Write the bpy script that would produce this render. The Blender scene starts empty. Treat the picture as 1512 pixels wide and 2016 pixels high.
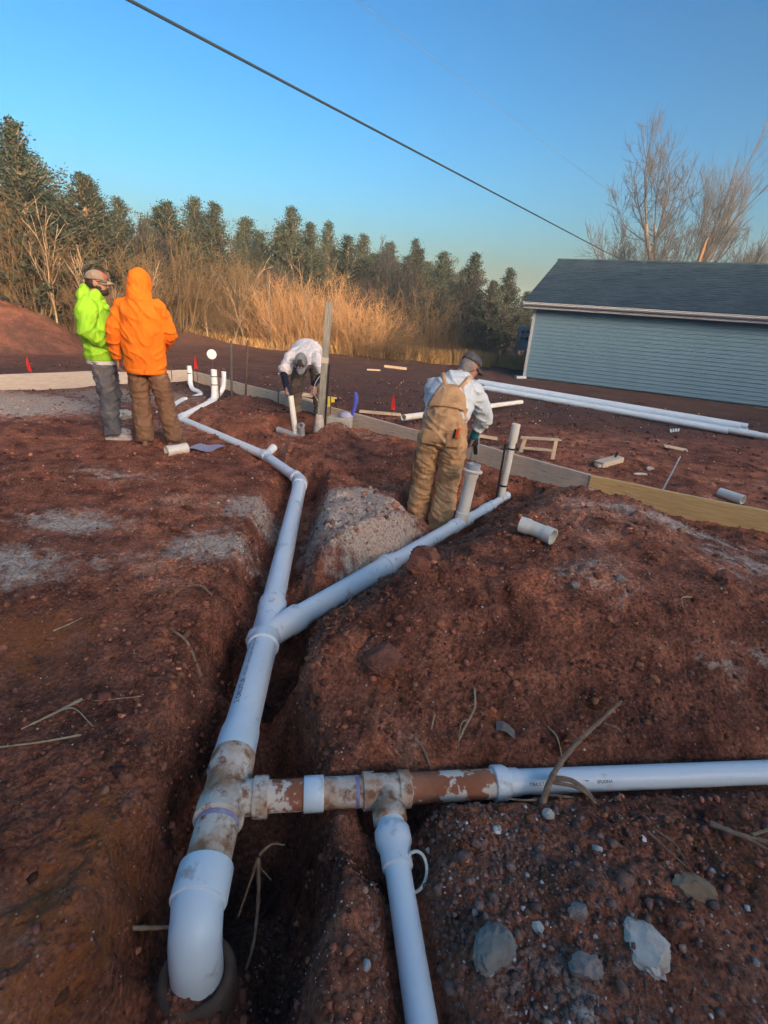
import bpy, bmesh, math, random
import numpy as np
from mathutils import Vector, Matrix, Euler

random.seed(7)
rng = np.random.default_rng(11)
SC = bpy.context.scene
COL = SC.collection
R = math.radians

# ------------------------------------------------------------------ camera
TH, RO = R(21.4), R(4.5)
_F = Vector((0, math.cos(TH), -math.sin(TH)))
_R0 = Vector((1, 0, 0)); _U0 = Vector((0, math.sin(TH), math.cos(TH)))
_R = _R0*math.cos(RO) + _U0*math.sin(RO)
_U = -_R0*math.sin(RO) + _U0*math.cos(RO)
cd = bpy.data.cameras.new('camera'); cam = bpy.data.objects.new('camera', cd); COL.objects.link(cam)
cd.sensor_width = 36; cd.sensor_fit = 'AUTO'; cd.lens = 1000/2016*36
cd.clip_start = 0.05; cd.clip_end = 3000
m = Matrix.Identity(4)
for i in range(3):
    m[i][0] = _R[i]; m[i][1] = _U[i]; m[i][2] = -_F[i]
m[0][3], m[1][3], m[2][3] = 0, 0, 1.65
cam.matrix_world = m
SC.camera = cam

# ------------------------------------------------------------------ sky, sun, exposure
SUN_EL = R(12.5)
SUN_TRAVEL = Vector((-0.55, 0.835, 0)).normalized()       # horizontal direction the light travels
w = bpy.data.worlds.new('World'); SC.world = w; w.use_nodes = True
nt = w.node_tree; nt.nodes.clear()
sky = nt.nodes.new('ShaderNodeTexSky'); sky.sky_type = 'NISHITA'; sky.sun_disc = False
sky.sun_elevation = SUN_EL; sky.altitude = 300; sky.air_density = 1.0; sky.dust_density = 7.0; sky.ozone_density = 2.6
to_sun = -SUN_TRAVEL
sky.sun_rotation = math.atan2(to_sun.x, to_sun.y)
hs = nt.nodes.new('ShaderNodeHueSaturation'); hs.inputs['Saturation'].default_value = 1.26; hs.inputs['Hue'].default_value = 0.480
sc1 = nt.nodes.new('ShaderNodeVectorMath'); sc1.operation = 'SCALE'; sc1.inputs['Scale'].default_value = 0.15
gm = nt.nodes.new('ShaderNodeGamma'); gm.inputs[1].default_value = 1.72        # deeper contrast between zenith and glow
sc2 = nt.nodes.new('ShaderNodeVectorMath'); sc2.operation = 'SCALE'; sc2.inputs['Scale'].default_value = 1/0.15
bg = nt.nodes.new('ShaderNodeBackground'); bg.inputs['Strength'].default_value = 0.15
wo = nt.nodes.new('ShaderNodeOutputWorld')
nt.links.new(sky.outputs[0], hs.inputs['Color']); nt.links.new(hs.outputs[0], sc1.inputs[0]); nt.links.new(sc1.outputs[0], gm.inputs[0]); nt.links.new(gm.outputs[0], sc2.inputs[0]); nt.links.new(sc2.outputs[0], bg.inputs[0]); nt.links.new(bg.outputs[0], wo.inputs[0])
sd = bpy.data.lights.new('sun', 'SUN'); so = bpy.data.objects.new('sun', sd); COL.objects.link(so)
sd.energy = 1.1; sd.angle = R(0.6); sd.color = (1.0, 0.62, 0.30)
sdir = Vector((SUN_TRAVEL.x*math.cos(SUN_EL), SUN_TRAVEL.y*math.cos(SUN_EL), -math.sin(SUN_EL)))
so.rotation_euler = sdir.to_track_quat('-Z', 'Y').to_euler()
so.location = (20, -30, 12)
vs = SC.view_settings
vs.view_transform = 'Standard'; vs.look = 'None'; vs.exposure = 2.0; vs.gamma = 1.0; vs.use_curve_mapping = False

# ------------------------------------------------------------------ helpers: objects
def tag(o, label=None, cat=None, group=None, kind=None):
    if label: o['label'] = label
    if cat: o['category'] = cat
    if group: o['group'] = group
    if kind: o['kind'] = kind
    return o

def root_loc(p):
    v = Vector((0, 0, 0))
    while p is not None:
        v += p.location; p = p.parent
    return v

def link(name, me, mat, parent=None, smooth=True):
    if mat is not None and not me.materials: me.materials.append(mat)
    if smooth and len(me.polygons): me.polygons.foreach_set('use_smooth', np.ones(len(me.polygons), bool))
    o = bpy.data.objects.new(name, me); COL.objects.link(o)
    if parent is not None: o.parent = parent
    return o

def obj(name, bm, mat, parent=None, smooth=True, local=False, angle=None):
    """bmesh in world coordinates -> ONE mesh object (moved into the parent's frame)"""
    me = bpy.data.meshes.new(name); bm.normal_update(); bm.to_mesh(me); bm.free()
    if parent is not None and not local:
        me.transform(Matrix.Translation(-root_loc(parent)))
    o = link(name, me, mat, parent, smooth)
    if smooth and angle is not None:
        try: me.set_sharp_from_angle(angle=R(angle))
        except Exception: pass
    return o

def empty(name, loc, rz=0.0):
    o = bpy.data.objects.new(name, None); COL.objects.link(o)
    o.location = loc; o.rotation_euler = (0, 0, rz); o.empty_display_size = 0.1
    return o

def single(name, bm, mat, base, label, cat, group=None, smooth=True, angle=35):
    """a thing that is one mesh, its origin at its base"""
    me = bpy.data.meshes.new(name); bm.normal_update(); bm.to_mesh(me); bm.free()
    me.transform(Matrix.Translation(-Vector(base)))
    o = link(name, me, mat, None, smooth); o.location = base
    if smooth:
        try: me.set_sharp_from_angle(angle=R(angle))
        except Exception: pass
    return tag(o, label, cat, group)

def copy_tree(o, parent=None):
    c = o.copy(); COL.objects.link(c); c.parent = parent
    for ch in list(o.children): copy_tree(ch, c)
    return c

# ------------------------------------------------------------------ helpers: shapes
def perp(d):
    d = d.normalized()
    a = Vector((0, 0, 1)) if abs(d.z) < 0.9 else Vector((1, 0, 0))
    u = a.cross(d).normalized(); v = d.cross(u).normalized()
    return u, v

def ring(bm, c, u, v, r, seg, ph=0.0):
    return [bm.verts.new(c + u*(r*math.cos(2*math.pi*k/seg+ph)) + v*(r*math.sin(2*math.pi*k/seg+ph))) for k in range(seg)]

def bridge(bm, a, b):
    n = len(a)
    for k in range(n):
        try: bm.faces.new((a[k], a[(k+1) % n], b[(k+1) % n], b[k]))
        except ValueError: pass

def lathe(bm, p0, p1, prof, seg=28, caps=True):
    """profile [(distance along p0->p1, radius)]"""
    p0, p1 = Vector(p0), Vector(p1); d = (p1-p0).normalized(); u, v = perp(d)
    prev = None; first = None
    for t, r in prof:
        rg = ring(bm, p0 + d*t, u, v, max(r, 1e-4), seg)
        if prev: bridge(bm, prev, rg)
        else: first = rg
        prev = rg
    if caps:
        bm.faces.new(list(reversed(first))); bm.faces.new(prev)
    return bm

def sweep(bm, pts, rad, seg=10, caps=True):
    pts = [Vector(p) for p in pts]; n = len(pts)
    if not hasattr(rad, '__len__'): rad = [rad]*n
    d = (pts[1]-pts[0]).normalized(); u, v = perp(d); prev = None; first = None
    for i in range(n):
        a = pts[max(i-1, 0)]; b = pts[min(i+1, n-1)]
        d2 = (b-a).normalized()
        q = d.rotation_difference(d2); u = q @ u; v = q @ v; d = d2
        rg = ring(bm, pts[i], u, v, rad[i], seg)
        if prev: bridge(bm, prev, rg)
        else: first = rg
        prev = rg
    if caps:
        bm.faces.new(list(reversed(first))); bm.faces.new(prev)
    return bm

def bez(pts, n=12):
    """Catmull-Rom through the points"""
    P = [Vector(p) for p in pts]; P = [P[0]*2-P[1]] + P + [P[-1]*2-P[-2]]; out = []
    for i in range(1, len(P)-2):
        for k in range(n):
            t = k/n
            out.append(0.5*((2*P[i]) + (P[i+1]-P[i-1])*t + (2*P[i-1]-5*P[i]+4*P[i+1]-P[i+2])*t*t + (3*P[i]-P[i-1]-3*P[i+1]+P[i+2])*t**3))
    out.append(P[-2]); return out

def box(bm, c, size, rot=None, bevel=0.0):
    r = bmesh.ops.create_cube(bm, size=1.0); vs_ = r['verts']
    M_ = Matrix.Translation(Vector(c)) @ (rot.to_4x4() if rot is not None else Matrix.Identity(4)) @ Matrix.Diagonal((*size, 1))
    bmesh.ops.transform(bm, matrix=M_, verts=vs_)
    if bevel > 0:
        es = list({e for v_ in vs_ for e in v_.link_edges})
        bmesh.ops.bevel(bm, geom=es, offset=bevel, segments=2, profile=0.6, affect='EDGES')
    return bm

def beam(bm, a, b, wd, ht, up=(0, 0, 1), bevel=0.004):
    """box from a to b, width wd (sideways), height ht (along up), centred on the line"""
    a, b = Vector(a), Vector(b); d = (b-a); L = d.length; d.normalize()
    up = Vector(up); s = d.cross(up).normalized(); up = s.cross(d).normalized()
    rot = Matrix((d, s, up)).transposed()
    return box(bm, (a+b)/2, (L, wd, ht), rot, bevel)

def NB(): return bmesh.new()

# ------------------------------------------------------------------ numpy noise
_perm = rng.permutation(512); _perm = np.concatenate([_perm, _perm])
_ga = rng.random(512)*2*np.pi; _gx, _gy = np.cos(_ga), np.sin(_ga)
def pnoise(x, y, seed=0):
    x = np.asarray(x, float); y = np.asarray(y, float)
    xi = np.floor(x).astype(int); yi = np.floor(y).astype(int); xf = x-xi; yf = y-yi
    def g(i, j, a, b):
        h = _perm[(_perm[(i+seed*37) & 511] + j) & 511]; return _gx[h]*a + _gy[h]*b
    u = xf*xf*xf*(xf*(xf*6-15)+10); v = yf*yf*yf*(yf*(yf*6-15)+10)
    n00 = g(xi, yi, xf, yf); n10 = g(xi+1, yi, xf-1, yf); n01 = g(xi, yi+1, xf, yf-1); n11 = g(xi+1, yi+1, xf-1, yf-1)
    return (n00*(1-u)+n10*u)*(1-v) + (n01*(1-u)+n11*u)*v
def fbm(x, y, s, o=4, seed=0, gain=0.5):
    t = 0; a = 1.0; f = s
    for k in range(o): t = t + a*pnoise(x*f+k*13.7, y*f-k*7.3, seed+k); f *= 2.03; a *= gain
    return t
def worley(x, y, s, seed=0):
    x = np.asarray(x, float)*s; y = np.asarray(y, float)*s; xi = np.floor(x).astype(int); yi = np.floor(y).astype(int)
    f1 = np.full(x.shape, 9.0); f2 = np.full(x.shape, 9.0); cid = np.zeros(x.shape, int)
    for i in (-1, 0, 1):
        for j in (-1, 0, 1):
            h = _perm[(_perm[(xi+i+seed*17) & 511] + yi + j) & 511]
            d = np.hypot(xi+i+.5+.48*_gx[h]-x, yi+j+.5+.48*_gy[h]-y)
            nw = d < f1; f2 = np.where(nw, f1, np.minimum(f2, d)); cid = np.where(nw, h, cid); f1 = np.where(nw, d, f1)
    return f1, f2, (cid % 101)/100.0
def clods(x, y, s, seed):
    f1, f2, c = worley(x + .22/s*fbm(x, y, s*1.3, 2, seed+5), y + .22/s*fbm(x, y, s*1.3, 2, seed+8), s, seed)
    e = np.clip((f2-f1)*2.2, 0, 1); return np.sqrt(e)*(.35+.65*c)
def sst(a, b, x):
    t = np.clip((x-a)/(b-a), 0, 1); return t*t*(3-2*t)
def seg_dist(x, y, a, b):
    ax, ay = a[0], a[1]; dx, dy = b[0]-ax, b[1]-ay; L = dx*dx+dy*dy
    t = np.clip(((x-ax)*dx + (y-ay)*dy)/L, 0, 1)
    return np.hypot(x-(ax+t*dx), y-(ay+t*dy)), t

# ------------------------------------------------------------------ pipe runs (shared by the ground and the pipes)
MAIN = [(-0.470, 0.99, -0.065), (-0.497, 1.25, -0.06), (-0.530, 1.541, -0.07), (-0.607, 2.343, -0.10), (-0.933, 5.262, -0.12)]
FAR = [(-0.933, 5.262, -0.12), (-1.536, 6.122, -0.12), (-3.265, 7.72, -0.10), (-3.13, 8.75, -0.02)]
WYE = [(-0.612, 2.40, -0.10), (0.06, 3.33, -0.065), (0.686, 4.235, -0.06), (1.0, 4.637, -0.04), (1.25, 4.994, -0.02)]
OLD = [(-0.498, 1.345, -0.06), (0.09, 1.435, -0.06), (0.6, 1.516, -0.06), (1.72, 1.66, -0.05), (3.2, 1.85, -0.03)]
BOT = [(0.09, 1.435, -0.06), (0.134, 1.18, -0.07), (0.207, 0.766, -0.10), (0.285, 0.32, -0.13)]
STUB = [(-3.567, 7.70, -0.05), (-3.657, 8.87, -0.03)]
RUNS = [(MAIN, 0.075), (FAR, 0.055), (WYE, 0.065), (OLD, 0.055), (BOT, 0.045), (STUB, 0.045)]

def _dig(x, y, h):
    # right hand spoil mound, between the wye branch and the form boards
    d2, _ = seg_dist(x, y, (-0.45, 2.55), (1.5, 5.2))
    side = ((x+0.45)*(5.2-2.55) - (y-2.55)*(1.5+0.45))/3.29        # >0 on the mound's side
    db = ((x-1.05)*(4.35-6.19) - (y-6.19)*(3.53-1.05))/3.088       # >0 on the camera's side of the form boards
    mnd = sst(0.10, 0.75, side)*sst(1.55, 2.55, y)*sst(0.15, 1.2, db)*(1-sst(1.6, 3.6, x))
    h = h + 0.36*mnd + 0.05*mnd*fbm(x, y, 1.9, 3, 9)
    # grey hump between the two runs
    q = ((x+0.20+.10*fbm(x, y, 2.2, 2, 15))/0.50)**2 + ((y-3.75+.12*fbm(x, y, 2.0, 2, 16))/1.05)**2
    h = h + 0.19*(1-sst(0.0, 1.35, q))*(1+.30*fbm(x, y, 3.5, 4, 17))
    # trench of the main run
    for a, b, dep, w0, w1 in ((MAIN[2], MAIN[3], .30, .15, .34), (MAIN[3], MAIN[4], .26, .13, .33), (FAR[0], FAR[1], .20, .10, .32), (FAR[1], FAR[2], .13, .08, .3),
                              (WYE[0], WYE[1], .20, .10, .26), (WYE[1], WYE[2], .22, .10, .26), (OLD[1], OLD[2], .16, .05, .16), (OLD[2], OLD[3], .04, .04, .14), (BOT[0], BOT[1], .14, .05, .2), (BOT[1], BOT[2], .06, .05, .2)):
        d, t = seg_dist(x, y, a, b)
        h = h - dep*(1-sst(w0, w1, d + 0.05*fbm(x, y, 4, 2, 21)))
    # deep pit under the camera
    wob = 0.06*fbm(x, y, 3, 3, 31)
    cx = -0.42-0.10*sst(1.0, 2.2, y)
    px_ = np.abs(x-cx+wob)
    pit = (1-sst(0.16, 0.40, px_ + 0.22*sst(1.3, 2.3, y)))*(1-sst(1.3, 2.5, y))
    h = h - 0.62*pit
    # standing pit of the man in overalls, hole at the riser, hole of the bent man
    for cx_, cy_, r_, dep in ((0.42, 4.62, 0.50, .27), (1.32, 5.08, 0.36, .36), (-1.33, 7.12, 0.55, .30), (-0.1, 5.2, 0.6, .10), (0.9, 5.3, .4, .14)):
        h = h - dep*(1-sst(0.35, 1.0, np.hypot(x-cx_, y-cy_)/r_ + 0.15*fbm(x, y, 3, 2, 44)))
    # small heaps
    for cx_, cy_, r_, ht in ((-2.5, 8.75, .6, .15), (-0.72, 6.82, .42, .17), (-1.75, 7.6, .8, .12), (0.15, 2.45, .28, .06), (-0.35, 1.9, .25, .05), (-1.0, 2.3, .6, .05), (-.452, .86, .34, .40), (0.75, 0.95, .45, .05), (2.6, 2.3, .6, .06), (0.4, 7.9, .6, .06)):
        h = h + ht*np.exp(-((x-cx_)**2+(y-cy_)**2)/(r_*r_)*2.0)*(1+0.25*fbm(x, y, 4, 3, 50))
    return h

def ground_h(x, y, detail=True):
    x = np.asarray(x, float); y = np.asarray(y, float)
    near = (np.abs(x) < 10) & (y > -1.5) & (y < 15)
    h = np.empty(len(x))
    if near.any(): h[near] = _ground(x[near], y[near], detail, True)
    if (~near).any(): h[~near] = _ground(x[~near], y[~near], detail, False)
    return h
def _ground(x, y, detail, near):
    site = 1-sst(14, 40, np.hypot(x, y-5))
    h = 0.05*fbm(x, y, 0.35, 3, 1)*site + 0.03*fbm(x, y, 1.3, 3, 5)*site
    if near: h = _dig(x, y, h)
    # red bank at the left edge of the clearing and low dirt windrows by the trees
    bq = ((x+12.6)/4.0)**2 + ((y-14.6)/2.6)**2
    h = h + 1.28*(1-sst(0.0, 1.15, bq))*(1+0.22*fbm(x, y, 0.9, 5, 61)) + .10*(1-sst(.2, 1.3, bq))*fbm(x, y, 3.1, 4, 63)
    h = h + 0.55*np.exp(-(((x+8.6)/2.0)**2+((y-19.3)/1.1)**2)) + 0.05*np.exp(-((y-19.9-0.06*x)/0.5)**2)*site*(1+fbm(x, y, .9, 2, 71))
    if detail:
        nr = 1-sst(5, 16, np.hypot(x, y))
        rough = 0.4 + 0.6*sst(-0.2, 0.4, fbm(x, y, 0.8, 2, 81))
        h = h + nr*rough*(0.032*fbm(x, y, 5.0, 4, 91, .58) + 0.024*np.abs(fbm(x, y, 12, 3, 97, .55)) + .010*fbm(x, y, 29, 2, 99))
        if near:
            lo = sst(-.15, .35, fbm(x, y, 1.1, 3, 141)); nr2 = 1-sst(4, 9, np.hypot(x, y))
            h = h + nr2*(lo*.036*clods(x, y, 6.5, 3) + .016*clods(x, y, 15, 7)*(.4+.6*lo)) + (1-nr2)*nr*.035*clods(x, y, 3.5, 4)*lo
        h = h + (1-nr)*site*0.02*fbm(x, y, 2.2, 3, 95)
    # the pipes lie free
    for P, r in (RUNS if near else ()):
        for i in range(len(P)-1):
            d, t = seg_dist(x, y, P[i], P[i+1])
            z = P[i][2] + t*(P[i+1][2]-P[i][2])
            lim = z - 0.8*r + 1.7*np.maximum(0, d-r-.015)
            h = np.where(d < 0.3, np.minimum(h, np.maximum(lim, -9)), h)
    return h
def gz(x, y): return float(ground_h(np.array([x]), np.array([y]))[0])

# ------------------------------------------------------------------ materials
def new_mat(name):
    mt = bpy.data.materials.new(name); mt.use_nodes = True
    n = mt.node_tree.nodes; l = mt.node_tree.links
    return mt, n, l, n['Principled BSDF']

def ramp(n, l, src, stops):
    r = n.new('ShaderNodeValToRGB')
    while len(r.color_ramp.elements) > 1: r.color_ramp.elements.remove(r.color_ramp.elements[-1])
    r.color_ramp.elements[0].position = stops[0][0]; r.color_ramp.elements[0].color = (*stops[0][1], 1)
    for p, c in stops[1:]:
        e = r.color_ramp.elements.new(p); e.color = (*c, 1)
    l.new(src, r.inputs[0]); return r.outputs[0]

def noise(n, l, co, scale, detail=4, rough=.55, stretch=None):
    t = n.new('ShaderNodeTexNoise'); t.inputs['Scale'].default_value = scale; t.inputs['Detail'].default_value = detail; t.inputs['Roughness'].default_value = rough
    if stretch is not None:
        mp = n.new('ShaderNodeMapping'); mp.inputs['Scale'].default_value = stretch; l.new(co, mp.inputs[0]); co = mp.outputs[0]
    l.new(co, t.inputs['Vector']); return t.outputs['Fac']

def mixc(n, l, fac, a, b):
    x = n.new('ShaderNodeMix'); x.data_type = 'RGBA'
    if isinstance(fac, (int, float)): x.inputs[0].default_value = fac
    else: l.new(fac, x.inputs[0])
    for i, c in ((6, a), (7, b)):
        if isinstance(c, tuple): x.inputs[i].default_value = (*c, 1)
        else: l.new(c, x.inputs[i])
    return x.outputs[2]

def bump(n, l, b, src, strength, dist=0.01, normal=None):
    k = n.new('ShaderNodeBump'); k.inputs['Strength'].default_value = strength; k.inputs['Distance'].default_value = dist
    l.new(src, k.inputs['Height'])
    if normal is not None: l.new(normal, k.inputs['Normal'])
    l.new(k.outputs[0], b.inputs['Normal']); return k.outputs[0]

def simple(name, c1, c2=None, scale=6, rough=.7, bmp=.0, bs=60, bd=.004, spec=.3, stretch=None, stops=(.35, .65), coord='Object', detail=5, metal=0, c3=None, s3=40, p3=(.6, .7)):
    mt, n, l, b = new_mat(name)
    co = n.new('ShaderNodeTexCoord').outputs[coord]
    col = None
    if c2 is not None:
        f = noise(n, l, co, scale, detail, .6, stretch)
        col = ramp(n, l, f, [(stops[0], c1), (stops[1], c2)])
    if c3 is not None:
        f3 = noise(n, l, co, s3, 4, .6, stretch)
        k = ramp(n, l, f3, [(p3[0], (0, 0, 0)), (p3[1], (1, 1, 1))])
        col = mixc(n, l, k, col if col is not None else c1, c3)
    if col is None: b.inputs['Base Color'].default_value = (*c1, 1)
    else: l.new(col, b.inputs['Base Color'])
    b.inputs['Roughness'].default_value = rough; b.inputs['Specular IOR Level'].default_value = spec; b.inputs['Metallic'].default_value = metal
    if bmp > 0: bump(n, l, b, noise(n, l, co, bs, 5, .6, stretch), bmp, bd)
    return mt

def soil_material():
    mt, n, l, b = new_mat('red_clay_soil')
    co = n.new('ShaderNodeTexCoord').outputs['Object']
    big = noise(n, l, co, 0.9, 6, .62)
    mid = noise(n, l, co, 5.0, 6, .65)
    fine = noise(n, l, co, 55, 5, .65)
    base = ramp(n, l, big, [(.28, (.115, .052, .038)), (.42, (.265, .105, .064)), (.56, (.41, .155, .088)), (.70, (.56, .30, .20))])
    k = ramp(n, l, mid, [(.30, (.28, .27, .27)), (.50, (1, 1, 1)), (.70, (1.75, 1.65, 1.5))])
    mu = n.new('ShaderNodeMix'); mu.data_type = 'RGBA'; mu.blend_type = 'MULTIPLY'; mu.inputs[0].default_value = 1
    l.new(base, mu.inputs[6]); l.new(k, mu.inputs[7])
    k2 = ramp(n, l, fine, [(.30, (.36, .34, .34)), (.5, (1, 1, 1)), (.70, (1.8, 1.75, 1.65))])
    mu2 = n.new('ShaderNodeMix'); mu2.data_type = 'RGBA'; mu2.blend_type = 'MULTIPLY'; mu2.inputs[0].default_value = .85
    l.new(mu.outputs[2], mu2.inputs[6]); l.new(k2, mu2.inputs[7])
    col = mu2.outputs[2]
    # grey silt and orange clay patches of dug-out subsoil, plus a painted sun patch
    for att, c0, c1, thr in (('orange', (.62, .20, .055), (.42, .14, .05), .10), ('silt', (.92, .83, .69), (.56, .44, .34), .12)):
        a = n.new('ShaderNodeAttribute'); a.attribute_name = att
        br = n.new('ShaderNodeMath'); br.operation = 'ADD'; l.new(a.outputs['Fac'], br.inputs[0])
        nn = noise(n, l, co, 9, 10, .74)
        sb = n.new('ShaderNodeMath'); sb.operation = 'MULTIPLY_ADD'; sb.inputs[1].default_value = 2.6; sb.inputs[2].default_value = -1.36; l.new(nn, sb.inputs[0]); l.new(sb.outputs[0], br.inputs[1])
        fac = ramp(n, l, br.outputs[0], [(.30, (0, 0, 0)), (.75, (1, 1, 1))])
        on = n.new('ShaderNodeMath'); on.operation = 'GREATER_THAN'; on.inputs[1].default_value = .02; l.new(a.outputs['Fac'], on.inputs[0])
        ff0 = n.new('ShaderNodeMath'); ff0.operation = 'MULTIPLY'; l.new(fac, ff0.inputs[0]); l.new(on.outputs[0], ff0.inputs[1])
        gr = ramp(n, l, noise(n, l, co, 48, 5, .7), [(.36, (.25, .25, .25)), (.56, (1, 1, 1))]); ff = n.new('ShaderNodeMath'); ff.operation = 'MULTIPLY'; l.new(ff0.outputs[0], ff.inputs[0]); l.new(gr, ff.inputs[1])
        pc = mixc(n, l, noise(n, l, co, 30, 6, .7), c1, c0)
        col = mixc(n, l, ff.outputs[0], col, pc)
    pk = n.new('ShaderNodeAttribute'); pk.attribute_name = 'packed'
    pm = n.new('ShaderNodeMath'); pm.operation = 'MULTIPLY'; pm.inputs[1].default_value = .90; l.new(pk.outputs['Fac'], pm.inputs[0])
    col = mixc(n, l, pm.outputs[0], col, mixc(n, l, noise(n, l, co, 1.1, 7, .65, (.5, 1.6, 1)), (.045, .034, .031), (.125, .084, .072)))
    # fine pale grit
    v = n.new('ShaderNodeTexVoronoi'); v.inputs['Scale'].default_value = 95; l.new(co, v.inputs['Vector'])
    dot = ramp(n, l, v.outputs['Distance'], [(.10, (1, 1, 1)), (.17, (0, 0, 0))])
    cell = n.new('ShaderNodeSeparateColor'); l.new(v.outputs['Color'], cell.inputs[0])
    sel = n.new('ShaderNodeMath'); sel.operation = 'GREATER_THAN'; sel.inputs[1].default_value = .78; l.new(cell.outputs[0], sel.inputs[0])
    ml = n.new('ShaderNodeMath'); ml.operation = 'MULTIPLY'; l.new(dot, ml.inputs[0]); l.new(sel.outputs[0], ml.inputs[1])
    col = mixc(n, l, ml.outputs[0], col, (.60, .52, .45))
    l.new(col, b.inputs['Base Color'])
    b.inputs['Roughness'].default_value = .95; b.inputs['Specular IOR Level'].default_value = .12
    n1 = bump(n, l, b, noise(n, l, co, 30, 7, .72), 1.0, .028)
    vb = n.new('ShaderNodeTexVoronoi'); vb.inputs['Scale'].default_value = 60; l.new(co, vb.inputs['Vector'])
    n2 = bump(n, l, b, vb.outputs['Distance'], .7, .014, n1)
    bump(n, l, b, fine, .5, .006, n2)
    return mt

def clod_material():
    mt, n, l, b = new_mat('soil_clod')
    co = n.new('ShaderNodeTexCoord').outputs['Object']
    a = n.new('ShaderNodeAttribute'); a.attribute_name = 'tint'
    f = noise(n, l, co, 45, 5, .6)
    k = ramp(n, l, f, [(.3, (.6, .58, .56)), (.7, (1.35, 1.3, 1.3))])
    mu = n.new('ShaderNodeMix'); mu.data_type = 'RGBA'; mu.blend_type = 'MULTIPLY'; mu.inputs[0].default_value = 1
    l.new(a.outputs['Color'], mu.inputs[6]); l.new(k, mu.inputs[7]); l.new(mu.outputs[2], b.inputs['Base Color'])
    b.inputs['Roughness'].default_value = .95; b.inputs['Specular IOR Level'].default_value = .12
    bump(n, l, b, noise(n, l, co, 120, 5, .65), .7, .006)
    return mt

SOIL = soil_material(); CLOD = clod_material()
PVC = simple('white_pvc', (.84, .93, .95), (.77, .86, .88), 3.5, .34, .05, 30, .002, .4, stops=(.45, .80), c3=(.42, .33, .28), s3=8, p3=(.61, .80))
PVC2 = simple('white_pvc_fitting', (.82, .91, .93), (.75, .83, .85), 5, .30, .06, 40, .002, .45, stops=(.45, .8), c3=(.45, .36, .30), s3=12, p3=(.58, .74))
PVCC = simple('cream_pvc', (.84, .84, .74), (.74, .72, .62), 8, .4, .05, 40, .002, .35)
PVCG = simple('grey_pvc', (.40, .44, .46), (.34, .36, .38), 8, .45, .05, 40, .002, .35)
OLDW = simple('mud_stained_old_pvc', (.74, .66, .54), (.50, .29, .16), 9, .75, .35, 60, .004, .15, stops=(.42, .62), c3=(.32, .15, .075), s3=20, p3=(.50, .64))
OLDR = simple('rusty_mud_coated_pvc', (.36, .135, .07), (.46, .20, .11), 8, .85, .4, 60, .004, .1, stops=(.4, .62), c3=(.80, .70, .58), s3=11, p3=(.52, .56))
PRIMER = simple('purple_primer_stain', (.22, .20, .42), (.45, .42, .5), 25, .6, .1)
INK = simple('printed_ink', (.03, .04, .07), rough=.7)
BLACK = simple('black_plastic', (.012, .012, .014), (.03, .03, .03), 30, .5, .1)
STEEL = simple('rusty_steel', (.11, .07, .055), (.20, .13, .10), 60, .7, .3, metal=.4)
GALV = simple('zinc_grey_steel', (.42, .45, .47), (.34, .36, .38), 12, .6, .1)
WOODY = simple('fresh_yellow_pine', (.74, .54, .25), (.58, .40, .17), 5, .75, .25, 30, .003, .2, stretch=(1.2, 14, 14), c3=(.20, .10, .045), s3=2.2, p3=(.68, .76))
WOODG = simple('weathered_grey_pine', (.72, .62, .47), (.56, .47, .35), 5, .85, .3, 30, .003, .15, stretch=(1.5, 14, 14), c3=(.20, .12, .09), s3=3, p3=(.62, .75))
WOODP = simple('pale_cut_lumber', (.72, .60, .41), (.58, .46, .30), 6, .8, .2, 30, .003, .2, stretch=(8, 2, 8))
POSTW = simple('grey_green_post', (.33, .34, .29), (.22, .22, .19), 6, .85, .3, 40, .003, .15, stretch=(9, 9, 1.2))
ROOTM = simple('dry_root_bark', (.22, .135, .085), (.36, .245, .16), 30, .9, .4, 80, .003, .1)
STRAW = simple('dry_straw_stalk', (.50, .39, .24), (.36, .26, .15), 30, .85, .2)
STONE = simple('pale_limestone', (.74, .68, .58), (.50, .43, .36), 14, .9, .5, 40, .006, .2, c3=(.20, .10, .07), s3=12, p3=(.60, .72))
STONEG = simple('grey_dusty_stone', (.40, .33, .28), (.25, .19, .16), 14, .95, .5, 50, .006, .15)
RED = simple('hot_pink_red_ribbon', (.85, .045, .03), rough=.5)
BLUE = simple('blue_pex_tube', (.055, .075, .46), rough=.4, spec=.4)
PAPER = simple('paper_sheet', (.66, .66, .80), rough=.8)
TAPE = simple('pale_tape', (.55, .52, .44), rough=.6)
YELL = simple('yellow_paint_mark', (.75, .62, .04), rough=.8)

# ------------------------------------------------------------------ GROUND
def axis(lo, hi, core0, core1, step, grow):
    a = [core0]; s = step
    while a[-1] < core1: a.append(a[-1]+step)
    s = step
    while a[-1] < hi: s = min(s*grow, 60); a.append(a[-1]+s)
    b = [core0]; s = step
    while b[-1] > lo: s = min(s*grow, 60); b.append(b[-1]-s)
    return np.array(list(reversed(b[1:])) + a)
xs = axis(-240, 240, -1.6, 2.2, 0.0125, 1.022)
ys = axis(-160, 320, 0.45, 3.0, 0.0125, 1.014)
GX, GY = np.meshgrid(xs, ys)
GZ = ground_h(GX.ravel(), GY.ravel())
verts = np.stack([GX.ravel(), GY.ravel(), GZ], 1)
nx, ny = len(xs), len(ys)
idx = np.arange(nx*ny).reshape(ny, nx)
quads = np.stack([idx[:-1, :-1], idx[:-1, 1:], idx[1:, 1:], idx[1:, :-1]], -1).reshape(-1, 4)
me = bpy.data.meshes.new('ground')
me.vertices.add(len(verts)); me.vertices.foreach_set('co', verts.ravel())
me.loops.add(quads.size); me.loops.foreach_set('vertex_index', quads.ravel().astype(np.int32))
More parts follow.
